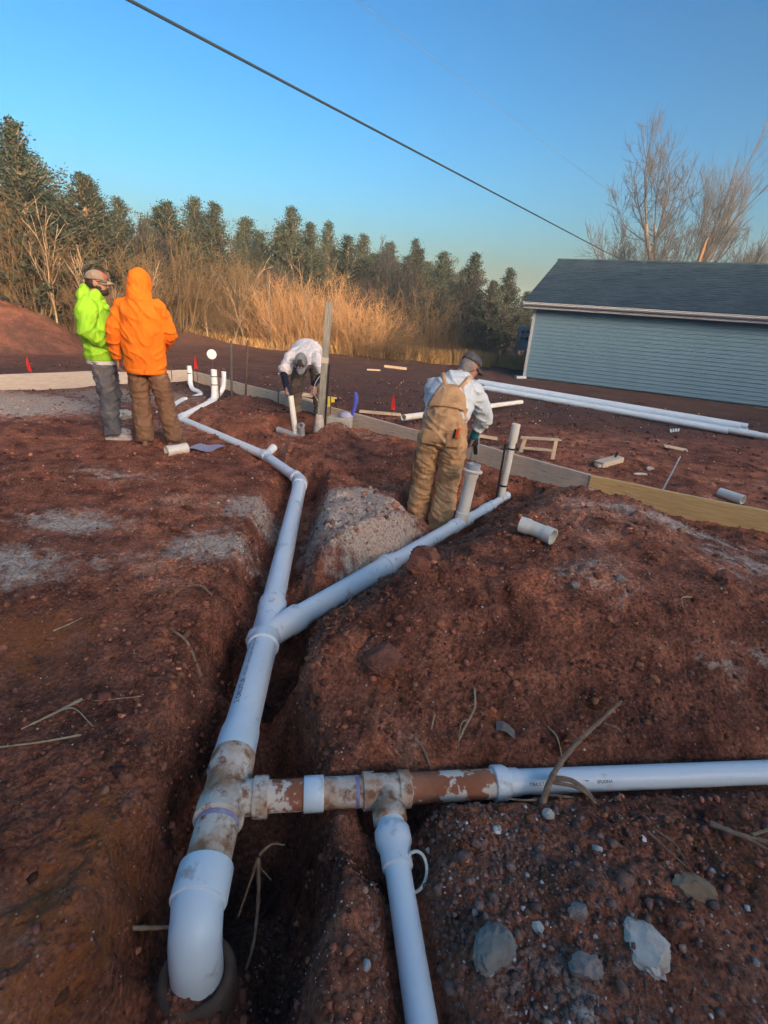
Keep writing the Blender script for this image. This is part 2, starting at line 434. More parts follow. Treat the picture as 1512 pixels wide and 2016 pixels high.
me.polygons.add(len(quads)); me.polygons.foreach_set('loop_start', np.arange(0, quads.size, 4, dtype=np.int32)); me.polygons.foreach_set('loop_total', np.full(len(quads), 4, np.int32))
me.update()
def patch(lst):
    v = np.zeros(len(verts))
    for cx, cy, rx, ry, a in lst:
        v = np.maximum(v, a*np.exp(-(((verts[:, 0]-cx)/rx)**2 + ((verts[:, 1]-cy)/ry)**2)))
    return v
SILT = [(-.14, 3.90, .46, .78, 1.6), (-1.22, 3.25, .34, .34, .95), (-1.15, 4.1, .4, .35, .85), (-2.35, 3.5, .42, .24, .9), (-2.4, 2.75, .5, .34, 1.0), (-1.7, 2.9, .5, .3, .45), (-2.6, 4.6, .6, .3, .55), (-5.9, 7.3, 1.6, .9, 1.5), (-4.5, 8.8, 1.3, .8, 1.2), (-3.2, 6.7, .8, .35, .5),
        (2.35, 3.8, 1.1, .22, .7), (2.2, 2.9, .18, .14, .75), (1.15, 2.55, .28, .25, .5), (2.7, 3.3, .6, .3, .7), (-.8, 7.0, .8, .3, .55), (.6, 3.75, .35, .3, .45), (1.45, 4.9, .3, .15, .5), (.55, .78, .3, .2, .5), (1.05, .7, .3, .15, .35), (1.9, 2.1, .5, .15, .4), (-3.2, 9.4, 1.0, .4, .5), (1.6, 6.9, .8, .4, .4)]
ORNG = [(-1.80, 2.05, .50, .42, .85), (-.85, .95, .22, .55, .8), (-1.35, 2.3, .3, .2, .5), (.35, 1.75, .5, .2, .35), (1.3, 1.25, .25, .25, .45), (.15, 2.75, .2, .16, .6), (-7.5, 19.2, 3.5, .9, .25), (1.2, 3.4, .7, .5, .35), (-3, 20.2, 6, .5, .5)]  # first entry paints a pool of sunlight on the left foreground soil
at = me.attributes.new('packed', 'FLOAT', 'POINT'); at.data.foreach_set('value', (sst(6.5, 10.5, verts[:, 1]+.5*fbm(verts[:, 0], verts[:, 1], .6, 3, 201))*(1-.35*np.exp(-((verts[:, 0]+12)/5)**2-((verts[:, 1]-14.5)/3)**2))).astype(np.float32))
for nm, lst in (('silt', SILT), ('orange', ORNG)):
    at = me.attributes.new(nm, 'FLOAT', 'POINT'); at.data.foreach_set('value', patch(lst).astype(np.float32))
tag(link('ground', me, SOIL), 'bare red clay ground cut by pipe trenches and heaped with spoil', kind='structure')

# loose crumbs of soil and pale grit
def lump_variants(n, sub, amp, seed):
    out = []
    r_ = np.random.default_rng(seed)
    for k in range(n):
        bm = bmesh.new(); bmesh.ops.create_icosphere(bm, subdivisions=sub, radius=1)
        v = np.array([q.co[:] for q in bm.verts]); f = np.array([[q.index for q in p.verts] for p in bm.faces]); bm.free()
        for j in range(5):
            d = r_.normal(size=3); d /= np.linalg.norm(d); c = r_.uniform(.45, .85)
            s = v@d; v = v - np.outer(np.maximum(0, s-c), d)
        v = v*(1+amp*r_.normal(size=(len(v), 1)))
        v *= np.array([1, r_.uniform(.65, 1), r_.uniform(.5, .85)])
        out.append((v, f))
    return out
def scatter(name, P, S, T, variants, mat, label, sink=.35):
    V = []; Fc = []; C = []; off = 0
    for i in range(len(P)):
        v, f = variants[i % len(variants)]
        e = Euler((rng.uniform(-.6, .6), rng.uniform(-.6, .6), rng.uniform(0, 6.28))).to_matrix()
        vv = (v*S[i])@np.array(e).T + P[i] + np.array([0, 0, S[i]*(.5-sink)])
        V.append(vv); Fc.append(f+off); C.append(np.repeat(T[i][None], len(v), 0)); off += len(v)
    V = np.concatenate(V); Fc = np.concatenate(Fc); C = np.concatenate(C)
    me = bpy.data.meshes.new(name); me.vertices.add(len(V)); me.vertices.foreach_set('co', V.ravel())
    me.loops.add(Fc.size); me.loops.foreach_set('vertex_index', Fc.ravel().astype(np.int32))
    me.polygons.add(len(Fc)); me.polygons.foreach_set('loop_start', np.arange(0, Fc.size, 3, dtype=np.int32)); me.polygons.foreach_set('loop_total', np.full(len(Fc), 3, np.int32)); me.update()
    at = me.color_attributes.new('tint', 'FLOAT_COLOR', 'POINT'); at.data.foreach_set('color', np.concatenate([C, np.ones((len(C), 1))], 1).ravel().astype(np.float32))
    return tag(link(name, me, mat, smooth=False), label, kind='stuff')
def near_pipe(x, y, k=1.6):
    bad = np.zeros(len(x), bool)
    for P, r in RUNS:
        for i in range(len(P)-1):
            d, _ = seg_dist(x, y, P[i], P[i+1]); bad |= d < r*k+.01
    return bad
def spots(n, dens):
    """random spots, denser where the ground is loose and towards the camera"""
    r = 0.6*np.exp(rng.random(n)*math.log(14/0.6)); a = rng.normal(0, .62, n)
    x = r*np.sin(a)*1.1; y = r*np.cos(a)
    keep = (fbm(x, y, dens, 3, 131) + rng.normal(0, .25, n) > -.10) & ~near_pipe(x, y)
    return x[keep], y[keep], r[keep]
LV = lump_variants(10, 1, .13, 3); LV0 = lump_variants(8, 0, .10, 5)
def clod_tint(x, y):
    sil = np.zeros(len(x))
    for cx, cy, rx, ry, a in SILT: sil = np.maximum(sil, a*np.exp(-(((x-cx)/rx)**2+((y-cy)/ry)**2)))
    T = np.array([.27, .110, .064])*np.exp(rng.normal(0, .40, (len(x), 1)))*(1+rng.normal(0, .05, (len(x), 3)))
    g = (np.clip(sil*1.2-.15, 0, 1)*rng.random(len(x)))[:, None]
    T = T*(1-g) + np.array([.55, .45, .36])*g
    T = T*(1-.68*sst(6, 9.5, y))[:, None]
    low = ((x > .05) & (y < 1.25) & (x < .9))[:, None]
    return np.where(low, T*.55+np.array([.10, .085, .075]), T)
x, y, r = spots(30000, 1.7)
S = np.clip(.0045*np.exp(rng.normal(0, .55, len(x))), .002, .016)*(0.75+.35*r)
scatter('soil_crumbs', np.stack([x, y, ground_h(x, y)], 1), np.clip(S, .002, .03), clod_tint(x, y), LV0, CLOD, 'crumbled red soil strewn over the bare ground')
x, y, r = spots(2300, 1.1)
S = np.clip(.012*np.exp(rng.normal(0, .45, len(x))), .006, .035)*(0.75+.22*r)
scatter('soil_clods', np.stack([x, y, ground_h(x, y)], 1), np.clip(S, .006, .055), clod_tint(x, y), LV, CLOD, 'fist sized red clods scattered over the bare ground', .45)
x, y, r = spots(9000, 2.6)
S = np.clip(.0022*np.exp(rng.normal(0, .42, len(x))), .001, .009)*(.7+.28*r)
T = np.array([.66, .60, .52])*np.exp(rng.normal(0, .22, (len(x), 1)))*(1+rng.normal(0, .03, (len(x), 3)))
scatter('pale_grit', np.stack([x, y, ground_h(x, y)], 1), S, T, LV0, CLOD, 'fine pale grit sprinkled over the red soil', .2)
n = 2600; k = rng.random(n); runs_ = [(MAIN[1], MAIN[2]), (MAIN[2], MAIN[3]), (MAIN[3], MAIN[4]), (WYE[0], WYE[1]), (WYE[1], WYE[3]), (OLD[1], OLD[3])]
x = np.empty(n); y = np.empty(n)
for i in range(n):
    a, b = runs_[int(rng.integers(len(runs_)))]; t = rng.random(); o_ = rng.choice((-1, 1))*abs(rng.normal(.30, .10)); d = np.array([b[0]-a[0], b[1]-a[1]]); L = np.hypot(*d); x[i] = a[0]+d[0]*t-d[1]/L*o_; y[i] = a[1]+d[1]*t+d[0]/L*o_
kk = ~near_pipe(x, y, 1.5); x, y = x[kk], y[kk]
S = np.clip(.011*np.exp(rng.normal(0, .5, len(x))), .005, .036)
scatter('trench_clods', np.stack([x, y, ground_h(x, y)], 1), S, clod_tint(x, y), LV, CLOD, 'broken clods crumbling along the trench edges', .4)
# heavier rubble in the bottom right corner and below the tee
n = 2600
x = rng.uniform(.02, 1.25, n); y = rng.uniform(.55, 1.36, n)
k = ~near_pipe(x, y, 1.3) & (rng.random(n) < (.35+.65*np.exp(-((x-.5)/.35)**2))); x, y = x[k], y[k]
S = np.clip(.0062*np.exp(rng.normal(0, .55, len(x))), .003, .024)
T = np.array([.24, .15, .115])*np.exp(rng.normal(0, .33, (len(x), 1))); gg = (rng.random(len(x)) < .12)[:, None]
T = np.where(gg, np.array([.6, .57, .52])*np.exp(rng.normal(0, .2, (len(x), 1))), T)
scatter('rubble', np.stack([x, y, ground_h(x, y)], 1), S, T, LV, CLOD, 'dark crumbly rubble with pale chips in the near corner')

# ------------------------------------------------------------------ HOUSE with lap siding
SIDING = simple('blue_grey_vinyl_siding', (.115, .225, .31), (.10, .198, .28), 1.2, .55, .08, 60, .002, .3, stretch=(1, 1, 6))
TRIM = simple('pale_grey_trim', (.36, .42, .47), (.31, .36, .41), 5, .5, .05)
ROOFM = simple('charcoal_shingle', (.013, .034, .060), (.028, .060, .092), 2.2, .9, .5, 220, .004, .2, detail=8, c3=(.05, .095, .125), s3=6, p3=(.60, .75))
FOUND = simple('concrete_base', (.30, .29, .28), (.22, .21, .20), 6, .9, .3)
HC = Vector((4.14, 16.94, 0)); HD = Vector((.893, -.450, 0)).normalized(); HN = Vector((.450, .893, 0)).normalized()
HL, HW, HE, HR = 15.0, 7.0, 2.36, 3.74
def hp(a, b, z): return HC + HD*a + HN*b + Vector((0, 0, z))
house = tag(empty('house', HC), 'long single storey house with blue grey lap siding and dark shingle roof', 'house')
def quadbox(bm, P):
    v = [bm.verts.new(p) for p in P]
    for f in ((0, 3, 2, 1), (4, 5, 6, 7), (0, 1, 5, 4), (1, 2, 6, 5), (2, 3, 7, 6), (3, 0, 4, 7)): bm.faces.new([v[i] for i in f])
    return bm
rotH = Matrix((HD, HN, Vector((0, 0, 1)))).transposed()
bm = NB(); quadbox(bm, [hp(a, b, z) for z in (.05, HE) for a, b in ((0, .03), (HL, .03), (HL, HW), (0, HW))])
for a in (0, HL):      # gable triangles
    s = .0 if a == 0 else -.02
    v = [bm.verts.new(hp(a+s, b, z)) for b, z in ((.03, HE), (HW, HE), (HW/2, HR-.1))] + [bm.verts.new(hp(a+s+.02, b, z)) for b, z in ((.03, HE), (HW, HE), (HW/2, HR-.1))]
    bm.faces.new((v[0], v[2], v[1])); bm.faces.new((v[3], v[4], v[5])); bm.faces.new((v[0], v[3], v[5], v[2])); bm.faces.new((v[1], v[2], v[5], v[4]))
obj('wall', bm, SIDING, house, smooth=False)
bm = NB(); quadbox(bm, [hp(a, b, z) for z in (-.3, .06) for a, b in ((.03, .06), (HL-.03, .06), (HL-.03, HW-.03), (.03, HW-.03))])
obj('foundation', bm, FOUND, house, smooth=False)
UPZ = Vector((0, 0, 1)); nb = 21; ex = (HE-.06)/nb
bm = NB()
for z0, z1, o0, o1 in ((.005, ex*1.0, -.030, -.015), ):
    quadbox(bm, [HD*.05+HN*o0+UPZ*z0, HD*(HL-.05)+HN*o0+UPZ*z0, HD*(HL-.05)+HN*.028+UPZ*z0, HD*.05+HN*.028+UPZ*z0,
                 HD*.05+HN*o1+Vector((0, 0, z1)), HD*(HL-.05)+HN*o1+Vector((0, 0, z1)), HD*(HL-.05)+HN*.028+Vector((0, 0, z1)), HD*.05+HN*.028+Vector((0, 0, z1))])
sb = obj('siding_board', bm, SIDING, house, smooth=False, local=True); sb.location = (0, 0, .06)
for k in range(1, nb):
    c = sb.copy(); COL.objects.link(c); c.location = (0, 0, .06+k*ex)
for a in (0, HL):
    bm = NB(); quadbox(bm, [hp(a+q, b, z) for z in (.04, HE-.01) for q, b in ((-.025, -.035), (.06, -.035), (.06, .05), (-.025, .05))]); obj('corner_trim', bm, TRIM, house, smooth=False)
ov = .36; sl = (HR-HE)/(HW/2); ez = HE-ov*sl+.06
def rp(a, t, off=0.0):      # t: 0 at the front eave, 1 at the ridge
    b = -ov + t*(HW/2+ov); z = ez + t*(HR+.06-ez)
    nrm = Vector((0, 0, 1))*math.cos(math.atan(sl)) - HN*math.sin(math.atan(sl))
    return hp(a, b, z) + nrm*off
def rpb(a, t, off=0.0):
    b = HW+ov - t*(HW/2+ov); z = ez + t*(HR+.06-ez)
    nrm = Vector((0, 0, 1))*math.cos(math.atan(sl)) + HN*math.sin(math.atan(sl))
    return hp(a, b, z) + nrm*off
bm = NB()
A0, A1 = -.28, HL+.28
quadbox(bm, [rp(A0, 0, -.04), rp(A1, 0, -.04), rp(A1, 1, -.04), rp(A0, 1, -.04), rp(A0, 0, 0), rp(A1, 0, 0), rp(A1, 1, 0), rp(A0, 1, 0)])
quadbox(bm, [rpb(A0, 0, -.04), rpb(A0, 1, -.04), rpb(A1, 1, -.04), rpb(A1, 0, -.04), rpb(A0, 0, 0), rpb(A0, 1, 0), rpb(A1, 1, 0), rpb(A1, 0, 0)])
roof = obj('roof', bm, ROOFM, house, smooth=False)
nc = 27
for k in range(nc):
    bm = NB(); a = A0 - .01 + (.15 if k % 2 else 0); first = True
    t0 = k/nc; t1 = min(1.0, (k+1.15)/nc)
    x0 = A0-.012
    while x0 < A1:
        x1 = min(A1+.012, a+.31); 
        if x1 <= x0+.02: a += .31; continue
        th = .010 + random.random()*.012; dt = random.uniform(-.12, .05)/nc
        P = [rp(x0, max(0, t0+dt)-.004, .002), rp(x1-.006, max(0, t0+dt)-.004, .002), rp(x1-.006, t1, .001), rp(x0, t1, .001)]
        Q = [rp(x0, max(0, t0+dt)-.004, .002+th), rp(x1-.006, max(0, t0+dt)-.004, .002+th), rp(x1-.006, t1, .003), rp(x0, t1, .003)]
        quadbox(bm, P+Q); x0 = x1; a += .31
    obj('shingle_course', bm, ROOFM, roof, smooth=False)
bm = NB(); sweep(bm, [rp(A0-.02, 1, .02), rp(A1+.02, 1, .02)], .055, 8); obj('ridge_cap', bm, ROOFM, roof, smooth=False)
bm = NB()      # fascia board and moulded gutter
quadbox(bm, [hp(a, b, z) for z in (ez-.17, ez-.035) for a, b in ((A0, -ov+.02), (A1, -ov+.02), (A1, -ov+.045), (A0, -ov+.045))]); obj('fascia', bm, TRIM, house, smooth=False)
bm = NB(); prof = [(.02, -.02), (-.10, -.02), (-.105, -.035), (-.09, -.05), (-.095, -.075), (-.06, -.11), (.02, -.115)]
r0 = [bm.verts.new(hp(A0, -ov+b, ez+z)) for b, z in prof]; r1 = [bm.verts.new(hp(A1, -ov+b, ez+z)) for b, z in prof]
for k in range(len(prof)): bm.faces.new((r0[k], r0[(k+1) % 7], r1[(k+1) % 7], r1[k]))
bm.faces.new(r0); bm.faces.new(list(reversed(r1))); obj('gutter', bm, TRIM, house, smooth=False)
bm = NB(); quadbox(bm, [hp(a, b, z) for z in (ez-.19, ez-.172) for a, b in ((A0, -ov+.02), (A1, -ov+.02), (A1, .02), (A0, .02))]); obj('soffit', bm, TRIM, house, smooth=False)
bm = NB(); lathe(bm, rp(10.7, .62, 0), rp(10.7, .62, 0)+Vector((0, 0, .3)), [(0, .05), (.28, .05), (.28, .04), (.1, .04)], 14); obj('vent_pipe', bm, PVC, roof)
bm = NB(); box(bm, HC+Vector((-.12, -.1, .04)), (.34, .16, .08), Matrix.Rotation(.3, 3, 'Z'), .015); single('splash_block', bm, TRIM, HC+Vector((-.12, -.1, 0)), 'small pale splash block at the corner of the house', 'block')

# unseen houses added behind the camera to keep the low sun off the site
def sun_blocker(name, x0, x1, y0, y1, eave, ridge, label):
    h = tag(empty(name, ((x0+x1)/2, (y0+y1)/2, 0)), label, 'house')
    bm = NB(); quadbox(bm, [Vector((a, b, z)) for z in (-.2, eave) for a, b in ((x0, y0), (x1, y0), (x1, y1), (x0, y1))]); obj('wall', bm, SIDING, h, smooth=False)
    bm = NB(); ym = (y0+y1)/2
    P = [Vector((a, b, z)) for a in (x0-.3, x1+.3) for b, z in ((y0-.4, eave-.02), (ym, ridge), (y1+.4, eave-.02))]
    v = [bm.verts.new(p) for p in P]
    for f in ((0, 1, 4, 3), (1, 2, 5, 4), (0, 3, 5, 2), (0, 2, 1), (3, 4, 5)): bm.faces.new([v[i] for i in f])
    obj('roof', bm, ROOFM, h, smooth=False)
sun_blocker('sun_blocker_house', -22, 9.8, -15, -8, 5.6, 7.7, 'lower added sun-blocking house, unseen behind the photographer')
sun_blocker('sun_blocker_house', 10.2, 21.2, -15, -8, 6.2, 8.6, 'middle added sun-blocking house, unseen behind the photographer')
sun_blocker('sun_blocker_house', 21.6, 50, -15, -8, 8.6, 11.4, 'tallest added sun-blocking house, unseen behind the photographer')

# electrical pedestal beside the house
ped = tag(empty('meter_pedestal', (4.75, 20.6, 0)), 'grey electrical meter pedestal standing beside the house corner', 'utility box')
bm = NB(); box(bm, (4.78, 20.6, 1.12), (.42, .2, .86), None, .02); cab = obj('cabinet', bm, GALV, ped, angle=40)
for dx in (-.14, .14):
    bm = NB(); box(bm, (4.78+dx, 20.6, .34), (.07, .07, .72), None, .006); obj('leg', bm, GALV, ped, smooth=False)
for dx, dz in ((-.09, 1.36), (.09, 1.36), (-.09, 1.12), (.09, 1.12)):
    bm = NB(); lathe(bm, (4.78+dx, 20.52, dz), (4.78+dx, 20.40, dz), [(0, .06), (.06, .06), (.075, .045)], 16); obj('meter', bm, BLACK, cab)
bm = NB(); box(bm, (4.78, 20.495, .86), (.34, .012, .22), None, .004); obj('door', bm, GALV, cab, smooth=False)

# overhead wires
WIRE = simple('dark_cable', (.015, .025, .04), rough=1.0, spec=0.0)
WIRE2 = simple('pale_aluminium_wire', (.05, .08, .12), rough=1.0, spec=0.0)
def cable(a, b, sag, r, label, mat=WIRE):
    a, b = Vector(a), Vector(b); pts = []
    for k in range(41):
        t = k/40; p = a.lerp(b, t); p.z -= sag*4*t*(1-t); pts.append(p)
    bm = NB(); sweep(bm, pts, r, 8); return single('overhead_cable', bm, mat, a, label, 'cable', 'overhead utility cables')
a = Vector((-4.05, 9, 5.39)); b = Vector((12.1, 33, 5.6)); d = b-a
cable(a-d*1.2, b+d*.12, .0, .024, 'thick dark cable crossing the sky diagonally down to the house roof')
a = Vector((-1.44, 24, 11.63)); b = Vector((15.5, 45, 11.14)); d = b-a
cable(a-d*.55, b+d*.25, .0, .010, 'thin faint wire high in the sky above the thick cable', WIRE2)

# ------------------------------------------------------------------ VEGETATION
def np_mesh(name, V, Fq):
    me = bpy.data.meshes.new(name); V = np.asarray(V, float); Fq = np.asarray(Fq)
    me.vertices.add(len(V)); me.vertices.foreach_set('co', V.ravel())
    k = Fq.shape[1]
    me.loops.add(Fq.size); me.loops.foreach_set('vertex_index', Fq.ravel().astype(np.int32))
    me.polygons.add(len(Fq)); me.polygons.foreach_set('loop_start', np.arange(0, Fq.size, k, dtype=np.int32)); me.polygons.foreach_set('loop_total', np.full(len(Fq), k, np.int32)); me.update()
    return me
def stems_mesh(name, lines, seg=3):
    """lines: list of (points Nx3, radii N) -> one mesh of thin tapering tubes"""
    V = []; F_ = []; off = 0
    for P, rr in lines:
        P = np.asarray(P); n = len(P)
        d = np.gradient(P, axis=0); d /= np.linalg.norm(d, axis=1, keepdims=True)+1e-9
        ref = np.array([0, 0, 1.]) if abs(d[0, 2]) < .8 else np.array([1., 0, 0])
        u = np.cross(d, ref); u /= np.linalg.norm(u, axis=1, keepdims=True)+1e-9; v = np.cross(d, u)
        a = np.arange(seg)*2*np.pi/seg
        rg = P[:, None, :] + rr[:, None, None]*(np.cos(a)[None, :, None]*u[:, None, :] + np.sin(a)[None, :, None]*v[:, None, :])
        V.append(rg.reshape(-1, 3))
        i = np.arange(n-1)[:, None]*seg; k = np.arange(seg)[None]; k2 = (k+1) % seg
        F_.append(np.stack([i+k, i+k2, i+seg+k2, i+seg+k], -1).reshape(-1, 4)+off); off += n*seg
    return np_mesh(name, np.concatenate(V), np.concatenate(F_))
def wander(p, d, L, n, r_, curl=.15, lift=0.0):
    pts = [np.array(p, float)]; d = np.array(d, float); d /= np.linalg.norm(d)
    for k in range(n-1):
        d = d + r_.normal(0, curl, 3) + np.array([0, 0, lift]); d /= np.linalg.norm(d); pts.append(pts[-1]+d*L/(n-1))
    return np.array(pts), d

def leaf_mat(name, c1, c2, scale=1.5):
    mt, n, l, b = new_mat(name)
    co = n.new('ShaderNodeTexCoord').outputs['Object']
    oi = n.new('ShaderNodeObjectInfo')
    f = noise(n, l, co, scale, 4, .6)
    col = ramp(n, l, f, [(.32, c1), (.68, c2)])
    hv = n.new('ShaderNodeHueSaturation'); l.new(col, hv.inputs['Color'])
    mp = n.new('ShaderNodeMapRange'); mp.inputs[3].default_value = .75; mp.inputs[4].default_value = 1.25; l.new(oi.outputs['Random'], mp.inputs[0]); l.new(mp.outputs[0], hv.inputs['Value'])
    l.new(hv.outputs[0], b.inputs['Base Color']); b.inputs['Roughness'].default_value = .8; b.inputs['Specular IOR Level'].default_value = .15
    return mt
CEDAR = leaf_mat('cedar_foliage', (.016, .034, .030), (.042, .056, .038))
BARK = simple('grey_brown_bark', (.10, .085, .075), (.16, .135, .115), 14, .9, .4)
PALEB = simple('pale_sapling_bark', (.27, .22, .16), (.18, .145, .105), 14, .9, .3)
BRUSH = leaf_mat('dry_golden_brush', (.27, .165, .080), (.42, .28, .15), 2.5)
BRUSHO = leaf_mat('olive_brown_brush', (.10, .080, .05), (.17, .125, .07), 2.5)
TWIG = leaf_mat('bare_grey_twigs', (.030, .034, .042), (.055, .058, .066), 1.0)
GRASS = leaf_mat('tan_dry_grass', (.42, .275, .11), (.56, .40, .18), 4)

def conifer(seed, H=5.0, W=1.15):
    """eastern red cedar: layered upswept sprays around a tapering trunk"""
    r_ = np.random.default_rng(seed)
    tr = [(np.array([[0, 0, -.2], [.02, .01, H*.35], [-.02, .02, H*.7], [0, 0, H*.99]]), np.array([.10, .075, .045, .008]))]
    V = []; F_ = []; off = 0
    nbr = 200; lob = r_.uniform(.55, 1.3, (9, 6))
    for k in range(nbr):
        t = .04 + .96*(k/nbr)**.9
        z = H*t; a = r_.uniform(0, 2*np.pi)
        env = W*(1-t)**.85*(.55+.45*math.sin(min(1, t*6)*math.pi/2))*r_.uniform(.55, 1.25) + .05
        if r_.random() < .06 and t > .35: env = env*.8; t = min(1.0, t+.04)
        if r_.random() < .10: env *= 1.3
        d = np.array([math.cos(a), math.sin(a), .55 + 1.5*t*t + r_.normal(0, .15)])
        P, _ = wander((0, 0, z-.12), d, env*1.15, 6, r_, .13, .05)
        tr.append((P, np.linspace(.018, .004, 6)))
        env *= lob[int(a/6.2832*9) % 9, min(5, int(t*6))]; ns = int(30+78*env)
        for j in range(ns):
            q = r_.uniform(.18, 1.0)**.8; i = q*5; i0 = min(4, int(i)); c = P[i0]*(1-(i-i0)) + P[i0+1]*(i-i0)
            L = r_.uniform(.05, .12)*(1.05-.3*q)*(1.15-.5*t)
            dd = (P[i0+1]-P[i0]); dd = dd/np.linalg.norm(dd) + r_.normal(0, .55, 3) + np.array([0, 0, .45]); dd /= np.linalg.norm(dd)
            sx = np.cross(dd, r_.normal(0, 1, 3)); sx /= np.linalg.norm(sx)+1e-9
            c = c + r_.normal(0, .05, 3); wd = L*r_.uniform(.16, .30)
            V += [c-sx*wd*.5, c+dd*L*.5-sx*wd, c+dd*L, c+dd*L*.5+sx*wd]; F_.append((off, off+1, off+2, off+3)); off += 4
    return stems_mesh('trunk', tr, 4), np_mesh('crown', np.array(V), np.array(F_))
CON = [conifer(s, 5.0, wd) for s, wd in ((1, 1.25), (2, 1.5), (3, 1.05), (4, 1.4), (5, 1.7))]
cedars = [(-10.9, 16.3, 5.2), (-11.7, 18, 5.6), (-10.3, 18.4, 4.7), (-10.6, 19.4, 5.2), (-9.9, 19.8, 4.5), (-9.4, 20.6, 4.4), (-9.0, 21.6, 4.95), (-8.6, 23.3, 5.2), (-7.7, 23, 5.4), (-7.1, 24.4, 5.05), (-6.37, 25, 4.5), (-5.6, 25.6, 4.5), (-4.97, 25, 5.3), (-4.19, 25.2, 5.1),
          (-3.5, 26, 5.1), (-2.62, 26, 4.95), (-1.9, 26.4, 4.4), (-1.2, 27, 4.75), (-.35, 27.4, 4.9), (.72, 27, 5.2), (1.78, 27, 4.5), (2.5, 28.5, 4.2), (3.51, 28, 4.45), (4.49, 27.4, 3.5), (5.53, 29, 4.1), (-12.9, 16.8, 5.8), (-13.8, 19, 5.8), (6.8, 30, 4.0), (8.2, 31, 3.8), (-11.2, 20.5, 4.9), (-9.6, 22.4, 4.6), (-8.2, 25.0, 4.8), (-6.8, 26.6, 4.7), (-5.7, 27.2, 4.9), (-3.0, 28.0, 4.7), (-1.6, 28.6, 4.4), (.2, 29.2, 4.6), (1.3, 29.4, 4.3), (4.2, 30.0, 3.6), (-13.0, 22, 5.4), (-12.0, 23, 5.3), (-11.0, 24.2, 5.3), (-10.0, 25.0, 5.2), (-8.9, 26.3, 5.1), (-7.6, 27.4, 5.1), (-6.3, 28.6, 5.1), (-4.9, 28.4, 5.3), (-3.9, 29.2, 5.2), (-2.2, 30.0, 5.1), (-.8, 30.6, 5.0), (.6, 31.2, 5.2), (2.2, 31.0, 4.8), (3.3, 31.4, 4.3), (5.2, 31.6, 4.0)]
side = ['leftmost', 'second', 'third', 'fourth', 'fifth', 'sixth', 'seventh', 'eighth', 'ninth', 'tenth', 'eleventh', 'twelfth', 'thirteenth', 'fourteenth', 'fifteenth', 'sixteenth', 'seventeenth', 'eighteenth', 'nineteenth', 'twentieth', 'twenty-first', 'twenty-second', 'twenty-third', 'twenty-fourth', 'twenty-fifth', 'twenty-sixth', 'twenty-seventh', 'twenty-eighth', 'twenty-ninth', 'thirtieth', 'thirty-first', 'thirty-second', 'thirty-third', 'thirty-fourth', 'thirty-fifth', 'thirty-sixth', 'thirty-seventh', 'thirty-eighth', 'thirty-ninth', 'fortieth', 'forty-first', 'forty-second', 'forty-third', 'forty-fourth', 'forty-fifth', 'forty-sixth', 'forty-seventh', 'forty-eighth', 'forty-ninth', 'fiftieth', 'fifty-first', 'fifty-second', 'fifty-third', 'fifty-fourth', 'fifty-fifth']
protos = []
def place_pair(name, pair, mats, pos, h0, h, rz, label, cat, group, tilt=0.0, sxy=1.0):
    o = empty(name, pos, rz); s = h/h0; o.scale = (s*sxy, s*sxy, s); o.rotation_euler = (tilt, 0, rz); tag(o, label, cat, group)
    for nm, me_, mt in zip(('trunk', 'crown'), pair, mats):
        link(nm, me_, mt, o, smooth=False)
    return o
for i, (x, y, h) in enumerate(sorted(cedars)):
    h *= (1.0, .90, 1.04, .82, .97, 1.06, .88)[i % 7]
    place_pair('cedar_tree', CON[i % 5], (BARK, CEDAR), (x, y, gz(x, y)), 5.0, h, i*1.7, side[i]+' dark evergreen cedar counted from the left along the treeline', 'tree', 'evergreen cedars of the treeline', sxy=1.55+.75*((i*7) % 5)/4)

def shrub(seed, H=3.0, W=1.3, n=75, upright=.9, fine=True):
    r_ = np.random.default_rng(seed); st = []; tw = []
    for k in range(n):
        a = r_.uniform(0, 2*np.pi); rad = W*.30*math.sqrt(r_.random()); L = H*r_.uniform(.55, 1.05)
        d = np.array([math.cos(a)*r_.uniform(.05, 1-upright+.30), math.sin(a)*r_.uniform(.05, 1-upright+.30), 1.0])
        P, dl = wander((math.cos(a)*rad, math.sin(a)*rad, -.05), d, L, 8, r_, .15, -.01)
        st.append((P, np.linspace(.013, .004, 8)))
        for j in range(9):
            q = r_.uniform(.22, .98); i = q*7; i0 = min(6, int(i)); c = P[i0]*(1-(i-i0))+P[i0+1]*(i-i0)
            dd = np.array([0, 0, .75])+r_.normal(0, .55, 3)+(P[i0+1]-P[i0])
            P2, d2 = wander(c, dd, L*r_.uniform(.10, .30), 5, r_, .2)
            tw.append((P2, np.linspace(.0055, .002, 5)))
            if fine:
                for q_ in range(3):
                    P3, _ = wander(P2[r_.integers(1, 5)], r_.normal(0, .6, 3)+np.array([0, 0, .5]), L*r_.uniform(.05, .13), 3, r_, .2); tw.append((P3, np.linspace(.004, .0018, 3)))
    return stems_mesh('stems', st, 4), stems_mesh('twigs', tw, 3)
SHR = [shrub(21, 3.0, 1.9, 52, .62), shrub(22, 3.0, 1.5, 40, .80), shrub(23, 3.0, 2.2, 58, .45), shrub(24, 3.0, 1.2, 34, .86)]
def place_shrub(k, x, y, h, sx, mats, label, group, rz):
    o = empty('bare_shrub', (x, y, gz(x, y)), rz); s = h/3.0; o.scale = (s*sx, s*sx, s); tag(o, label, 'shrub', group)
    link('stems', SHR[k][0], None, o, False); link('twigs', SHR[k][1], None, o, False)
    for c in o.children:
        if not c.data.materials: c.data.materials.append(mats)
        c.material_slots[0].link = 'OBJECT'; c.material_slots[0].material = mats
